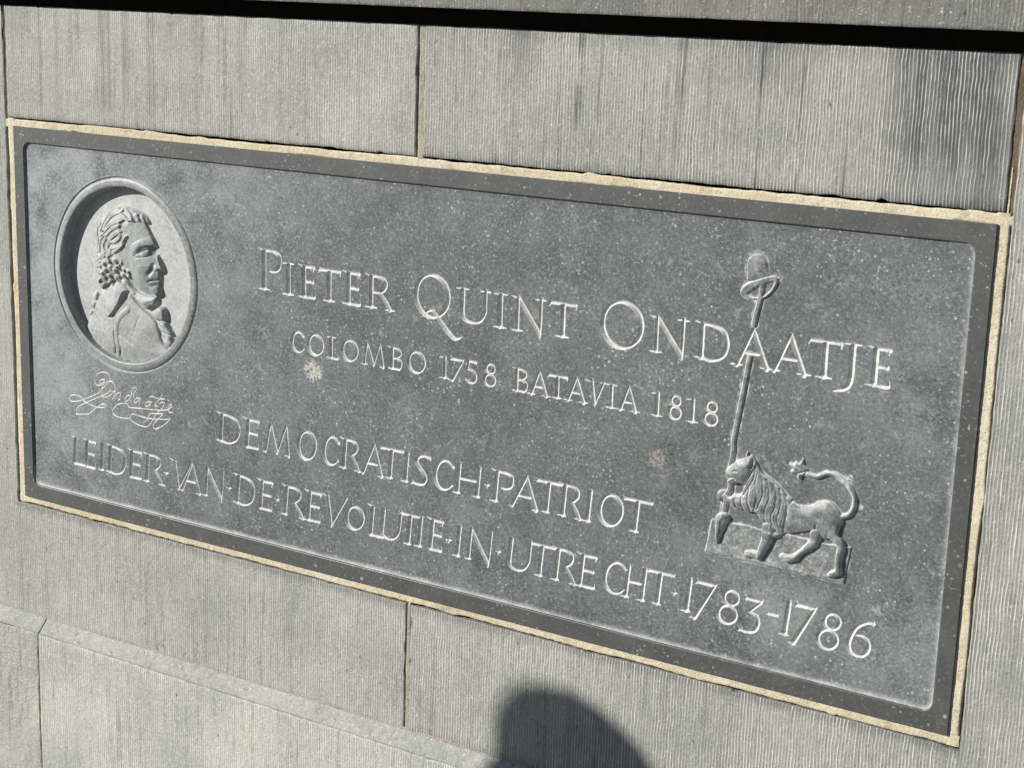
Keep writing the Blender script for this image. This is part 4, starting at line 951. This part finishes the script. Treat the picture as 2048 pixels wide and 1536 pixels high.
        cx, zc = (x0 + x1) / 2, z0 + hgt * .47; q = (x1 - x0) / 2
        S.append([(cx - q, zc, .3), (cx, zc, q * .95), (cx + q, zc, .3)]); S.append([(cx, zc - q, .3), (cx, zc, q * .95), (cx, zc + q, .3)])
    return S

def carve(strokes, pid, slope=VS, cap=9.0):
    pts = [q for s in strokes for q in s]
    pad = max(q[2] for q in pts) / 2 + 1.0
    a = np.array([q[:2] for q in pts]); lo = a.min(0) - pad; hi = a.max(0) + pad
    ww = win(lo[0], hi[0], lo[1], hi[1])
    X, Z = GX[ww], GZ[ww]
    best = np.full(X.shape, -1e9, np.float32)
    for s in strokes: best = np.maximum(best, stroke_depth([tuple(q) for q in s], X, Z))
    best = best + .16 * (vnoise(X, Z, 2.4, 700 + pid % 40) - .5) + .20 * (vnoise(X, Z, 7, 750 + pid % 40) - .5)
    m = best > 0
    dep = np.minimum(best * slope, cap)
    H[ww] = np.where(m, np.minimum(H[ww], -FD - dep), H[ww])
    ID[ww] = np.where(m, pid, ID[ww])
    CH[ww] = np.where(m, .60 + .30 * vnoise(X, Z, 6, 790), np.maximum(CH[ww], .30 * np.clip(1 + best / .7, 0, 1) * (best > -.8)))

pid = 100
GLY = []
for li, (L_, sw, sty, sl) in enumerate(zip(LINES, (8.1, 6.0, 7.1, 7.0), ('full', 'full', 'flag', 'flag'), (0.0, 0.0, .075, .085))):
    for (ch, x0, x1, z0, z1) in L_:
        st = glyph(ch, x0, x1, z0, z1, sw, sty)
        zm = (z0 + z1) / 2
        jr = rng.uniform(-.3, .3, 2)
        jr[0] += sl * (z1 - z0) / 2 * (1 if ch in 'AM' else -1 if ch in 'VT7' else 0)
        st = [[(q[0] + sl * (q[1] - zm) + jr[0], q[1] + jr[1], max(q[2], .5)) for q in s] for s in st]
        carve(st, pid)
        GLY.append((pid, li, 'interpunct' if ch == '.' else 'hyphen' if ch == '-' else 'numeral' if ch.isdigit() else 'letter'))
        pid += 1
SIG = 90
sigs = []
for P_ in D['sig']:
    C_ = cat(dec(P_), False, 6)
    sigs.append([(q[0], q[1], 1.75 + .45 * math.sin(k_ * .4)) for k_, q in enumerate(C_)])
carve(sigs, SIG, .95)

# ---- cut the field into objects
cid = np.maximum(np.maximum(ID[:-1, :-1], ID[:-1, 1:]), np.maximum(ID[1:, :-1], ID[1:, 1:]))
only1 = np.minimum(np.minimum(ID[:-1, :-1], ID[:-1, 1:]), np.minimum(ID[1:, :-1], ID[1:, 1:]))
del so
flatv = (CH == 0.0) & (H == np.float32(-FD))
bflat = (CH == -1.0) & (H == 0.0)
NRMx = np.zeros_like(H); NRMz = np.zeros_like(H)
NRMz[1:-1] = (H[2:] - H[:-2]) / (2 * 583.0 / NZ); NRMx[:, 1:-1] = (H[:, 2:] - H[:, :-2]) / (2 * STEP)

def largest(pid_, give):
    jj, ii = np.nonzero(cid == pid_)
    todo = set(zip(jj.tolist(), ii.tolist())); best_ = set()
    while todo:
        seed_ = todo.pop(); comp = {seed_}; st_ = [seed_]
        while st_:
            j, i = st_.pop()
            for q in ((j + 1, i), (j - 1, i), (j, i + 1), (j, i - 1)):
                if q in todo: todo.remove(q); comp.add(q); st_.append(q)
        if len(comp) > len(best_):
            comp, best_ = best_, comp
        for q in comp: cid[q] = give
for p_, g_ in ((20, 11), (21, 11), (22, 11), (23, 11), (11, 10), (17, 0), (24, 17), (25, 10)): largest(p_, g_)
plaque = empty('carved_plaque', (0, 0, -.2915))
tag(plaque, 'dark grey carved stone memorial plaque with portrait medallion, lettering and striding lion', 'plaque')

VI = np.arange((NX + 1) * (NZ + 1), dtype=np.int32).reshape(NZ + 1, NX + 1)
HX, HZ, HO, HC = GX.ravel(), GZ.ravel(), H.ravel(), CH.ravel()
def piece(name, quads, parent, own_normals=False, extra=None):
    u, inv = np.unique(quads.ravel(), return_inverse=True)
    V = np.stack([HX[u], -HO[u], HZ[u]], -1) * MM
    nr = None
    if own_normals:
        nx_, nz_ = NRMx.ravel()[u], NRMz.ravel()[u]
        nr = np.stack([-nx_, -np.ones_like(nx_), -nz_], -1); nr /= np.linalg.norm(nr, axis=1)[:, None]
    return mesh_np(name, V, inv.reshape(-1, 4), M_PLAQ, parent, {'chalk': HC[u]}, True, nr)

def quads_of(mask):
    j, i = np.nonzero(mask)
    return np.stack([VI[j, i], VI[j, i + 1], VI[j + 1, i + 1], VI[j + 1, i]], -1)

def coarse(pid_, flat):
    """fine cells where there is relief, single large quads where the stone is plain"""
    mask = cid == pid_
    cf = flat[:-1, :-1] & flat[:-1, 1:] & flat[1:, :-1] & flat[1:, 1:] & mask
    out = []
    for B in (36, 12, 4):
        nj, ni = NZ // B, NX // B
        blk = cf[:nj * B, :ni * B].reshape(nj, B, ni, B).all(axis=(1, 3))
        j, i = np.nonzero(blk)
        out.append(np.stack([VI[j * B, i * B], VI[j * B, i * B + B], VI[j * B + B, i * B + B], VI[j * B + B, i * B]], -1))
        full_ = np.repeat(np.repeat(blk, B, 0), B, 1)
        mask[:nj * B, :ni * B] &= ~full_; cf[:nj * B, :ni * B] &= ~full_
    out.append(quads_of(mask))
    return np.concatenate(out)

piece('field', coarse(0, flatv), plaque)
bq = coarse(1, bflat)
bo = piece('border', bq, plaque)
# sides of the slab
mb = MB()
for (xa, xb, za, zb) in ((-750, 750, 291.5, 291.5), (750, -750, -291.5, -291.5), (750, 750, 291.5, -291.5), (-750, -750, -291.5, 291.5)):
    s = np.linspace(0, 1, 200); xs = xa + (xb - xa) * s; zs = za + (zb - za) * s
    mb.grid(np.stack([xs, xs]), np.stack([zs, zs]), np.stack([xs * 0, xs * 0 - 70.0]), chalk=-1.0)
mb.build('slab_edge', M_PLAQ, plaque, False)
med = piece('portrait_medallion', quads_of(cid == 3), plaque, True)
piece('rim', quads_of(cid == 2), med, True)
for k_, nm in ((4, 'face'), (5, 'hair'), (6, 'cravat'), (7, 'coat'), (8, 'jabot')):
    piece(nm, quads_of(cid == k_), med, True)
lion = piece('lion_relief', quads_of(cid == 11), plaque, True)
for k_, nm in ((20, 'leg'), (21, 'leg'), (22, 'leg'), (23, 'leg'), (14, 'mane'), (15, 'head'), (16, 'tail')):
    piece(nm, quads_of(cid == k_), lion, True)
piece('ground_slab', quads_of(cid == 10), plaque, True)
for k_, nm in ((17, 'spear_shaft'), (24, 'spear_shaft'), (25, 'spear_tip')): piece(nm, quads_of(cid == k_), plaque, True)
piece('hat', quads_of(cid == 18), plaque, True)
piece('signature', quads_of(cid == SIG), plaque)
LN = ('large serif capitals naming the man', 'small capitals and years of birth and death', 'third line of capitals', 'bottom line of capitals ending in years')
rows = []
for li in range(4):
    zz = LINES[li][0][3] * MM
    e = empty('inscription_line', (0, 0, zz), plaque); e['label'] = LN[li]; rows.append(e)
for p_, li, nm in GLY:
    q = quads_of(cid == p_)
    if len(q): piece(nm, q, rows[li])

# ------------------------------------------------------------------ a companion standing to the left of the photographer, whose head throws the soft shadow
M_SKIN = mat_plain('skin', (.50, .33, .25), .55, 90.0, .12)
M_HAIR = mat_plain('dark_hair', (.045, .032, .024), .6, 300.0, .5)
M_COATP = mat_plain('navy_wool_coat', (.035, .045, .075), .9, 200.0, .4)
M_JEAN = mat_plain('denim', (.07, .09, .14), .9, 240.0, .4)
M_SHOE = mat_plain('black_leather', (.02, .02, .02), .4, 90.0, .3)
PX_, PY_ = -1.262, -1.50            # under the crown of the head
HT = .652                           # crown
pr = empty('person', (PX_, PY_, GROUND * MM))
tag(pr, 'person in a navy coat and jeans standing beside the wall, facing the plaque', 'person')

def skin_mesh(name, verts, edges, mat, parent, root=0, sub=2):
    me = bpy.data.meshes.new(name)
    me.from_pydata([v[:3] for v in verts], edges, [])
    o = bpy.data.objects.new(name, me); COL.objects.link(o)
    o.parent = parent
    bpy.context.view_layer.objects.active = o
    sk = o.modifiers.new('skin', 'SKIN')
    sl = me.skin_vertices[0].data
    for i, v in enumerate(verts):
        sl[i].radius = (v[3], v[4] if len(v) > 4 else v[3]); sl[i].use_root = (i == root)
    sk.use_smooth_shade = True
    ss = o.modifiers.new('sub', 'SUBSURF'); ss.levels = sub; ss.render_levels = sub
    me.materials.append(mat)
    return o
TH = HT - GROUND * MM               # standing height
s_ = TH / 1.66
def K(*r): return [tuple(v * s_ for v in q) for q in r]
# local axes: x right along the wall, -y away from it, so the figure looks towards +y
body = skin_mesh('body', K((0, 0, .92, .15, .11), (0, 0, 1.10, .125, .09), (0, .01, 1.28, .15, .10), (0, .0, 1.38, .09, .07), (0, .015, 1.44, .05, .05),
    (.19, .0, 1.34, .06), (.25, .03, 1.08, .042), (.22, .20, .93, .034), (.20, .27, .90, .022, .035),
    (-.19, .0, 1.34, .06), (-.25, .03, 1.08, .042), (-.22, .20, .93, .034), (-.20, .27, .90, .022, .035),
    (.095, 0, .84, .085), (.10, .015, .48, .055), (.105, -.01, .09, .036), (-.095, 0, .84, .085), (-.10, .015, .48, .055), (-.105, -.01, .09, .036),
    (.105, .12, .03, .035, .025), (-.105, .12, .03, .035, .025)),
    [(0, 1), (1, 2), (2, 3), (3, 4), (3, 5), (5, 6), (6, 7), (7, 8), (3, 9), (9, 10), (10, 11), (11, 12), (0, 13), (13, 14), (14, 15), (15, 19), (0, 16), (16, 17), (17, 18), (18, 20)], M_COATP, pr)
for sx in (1, -1):
    hand = [(.20 * sx, .26, .905, .022, .034)]
    ed = []
    for k_ in range(4):
        b0 = len(hand); fx = .20 * sx + (.014 - .011 * k_) * 0
        zf = .928 - .016 * k_; ln = (.040, .046, .043, .034)[k_]
        hand += [(fx, .305, zf, .0085), (fx - .006 * sx, .305 + ln * .6, zf - .004, .008), (fx - .022 * sx, .305 + ln, zf - .012, .007)]
        ed += [(0, b0), (b0, b0 + 1), (b0 + 1, b0 + 2)]
    b0 = len(hand); hand += [(.185 * sx, .275, .94, .010), (.172 * sx, .31, .955, .0085)]; ed += [(0, b0), (b0, b0 + 1)]
    skin_mesh('hand', K(*hand), ed, M_SKIN, pr, 0, 1)
def ellipsoid_obj(name, fn, mat, parent, nu=40, nv=28):
    V = []; Q = []
    for j in range(nv + 1):
        th = math.pi * j / nv
        for i in range(nu):
            ph = 2 * math.pi * i / nu
            V.append(fn(math.sin(th) * math.cos(ph), math.sin(th) * math.sin(ph), math.cos(th)))
    for j in range(nv):
        for i in range(nu):
            Q.append((j * nu + i, j * nu + (i + 1) % nu, (j + 1) * nu + (i + 1) % nu, (j + 1) * nu + i))
    me = bpy.data.meshes.new(name); me.from_pydata(V, [], Q); me.materials.append(mat)
    for p in me.polygons: p.use_smooth = True
    o = bpy.data.objects.new(name, me); COL.objects.link(o); o.parent = parent
    return o
HC_ = (0.0, .03, 1.535)
def headf(x, y, z):
    ex, ey, ez = .073, .092, .112
    nx_, ny_, nz_ = x * ex, y * ey, z * ez
    if z < 0: nx_ *= 1 + .28 * z; ny_ += .012 * -z
    g = lambda cx, cz, sx, sz: math.exp(-((x - cx) / sx) ** 2 - ((z - cz) / sz) ** 2) if y > 0 else 0
    ny_ += .024 * g(0, -.22, .14, .20) + .006 * g(0, -.55, .35, .06) + .010 * g(0, -.86, .4, .14) - .010 * (g(.38, .02, .2, .12) + g(-.38, .02, .2, .12)) + .004 * g(0, .18, .7, .1)
    if abs(x) > .9 and -.25 < z < .2: nx_ *= 1.12
    return tuple(v * s_ for v in (HC_[0] + nx_, HC_[1] + ny_, HC_[2] + nz_))
head = ellipsoid_obj('head', headf, M_SKIN, pr)
def hairf(x, y, z):
    ex, ey, ez = .096, .112, .125
    nx_, ny_, nz_ = x * ex, y * ey, z * ez
    if z < 0: nz_ *= 1.15; nx_ *= 1.0 + .16 * -z
    if y > .25 and z < .1: ny_ = min(ny_, .085)
    f = 1 + .03 * math.sin(9 * math.atan2(y, x) + 3 * z)
    return tuple(v * s_ for v in (HC_[0] + nx_ * f + (.06 * -z if z < 0 and x > 0 else 0), HC_[1] - .012 + ny_ * f, HC_[2] + .001 + nz_))
ellipsoid_obj('hair', hairf, M_HAIR, pr)
for sx in (1, -1):
    skin_mesh('trouser_leg', K((.095 * sx, 0, .88, .098), (.10 * sx, .012, .50, .068), (.105 * sx, -.01, .085, .055)), [(0, 1), (1, 2)], M_JEAN, pr, 0, 2)
    skin_mesh('shoe', K((.105 * sx, -.04, .045, .036, .045), (.105 * sx, .06, .035, .042, .034), (.107 * sx, .15, .028, .036, .026)), [(0, 1), (1, 2)], M_SHOE, pr, 0, 2)
bpy.context.view_layer.update()
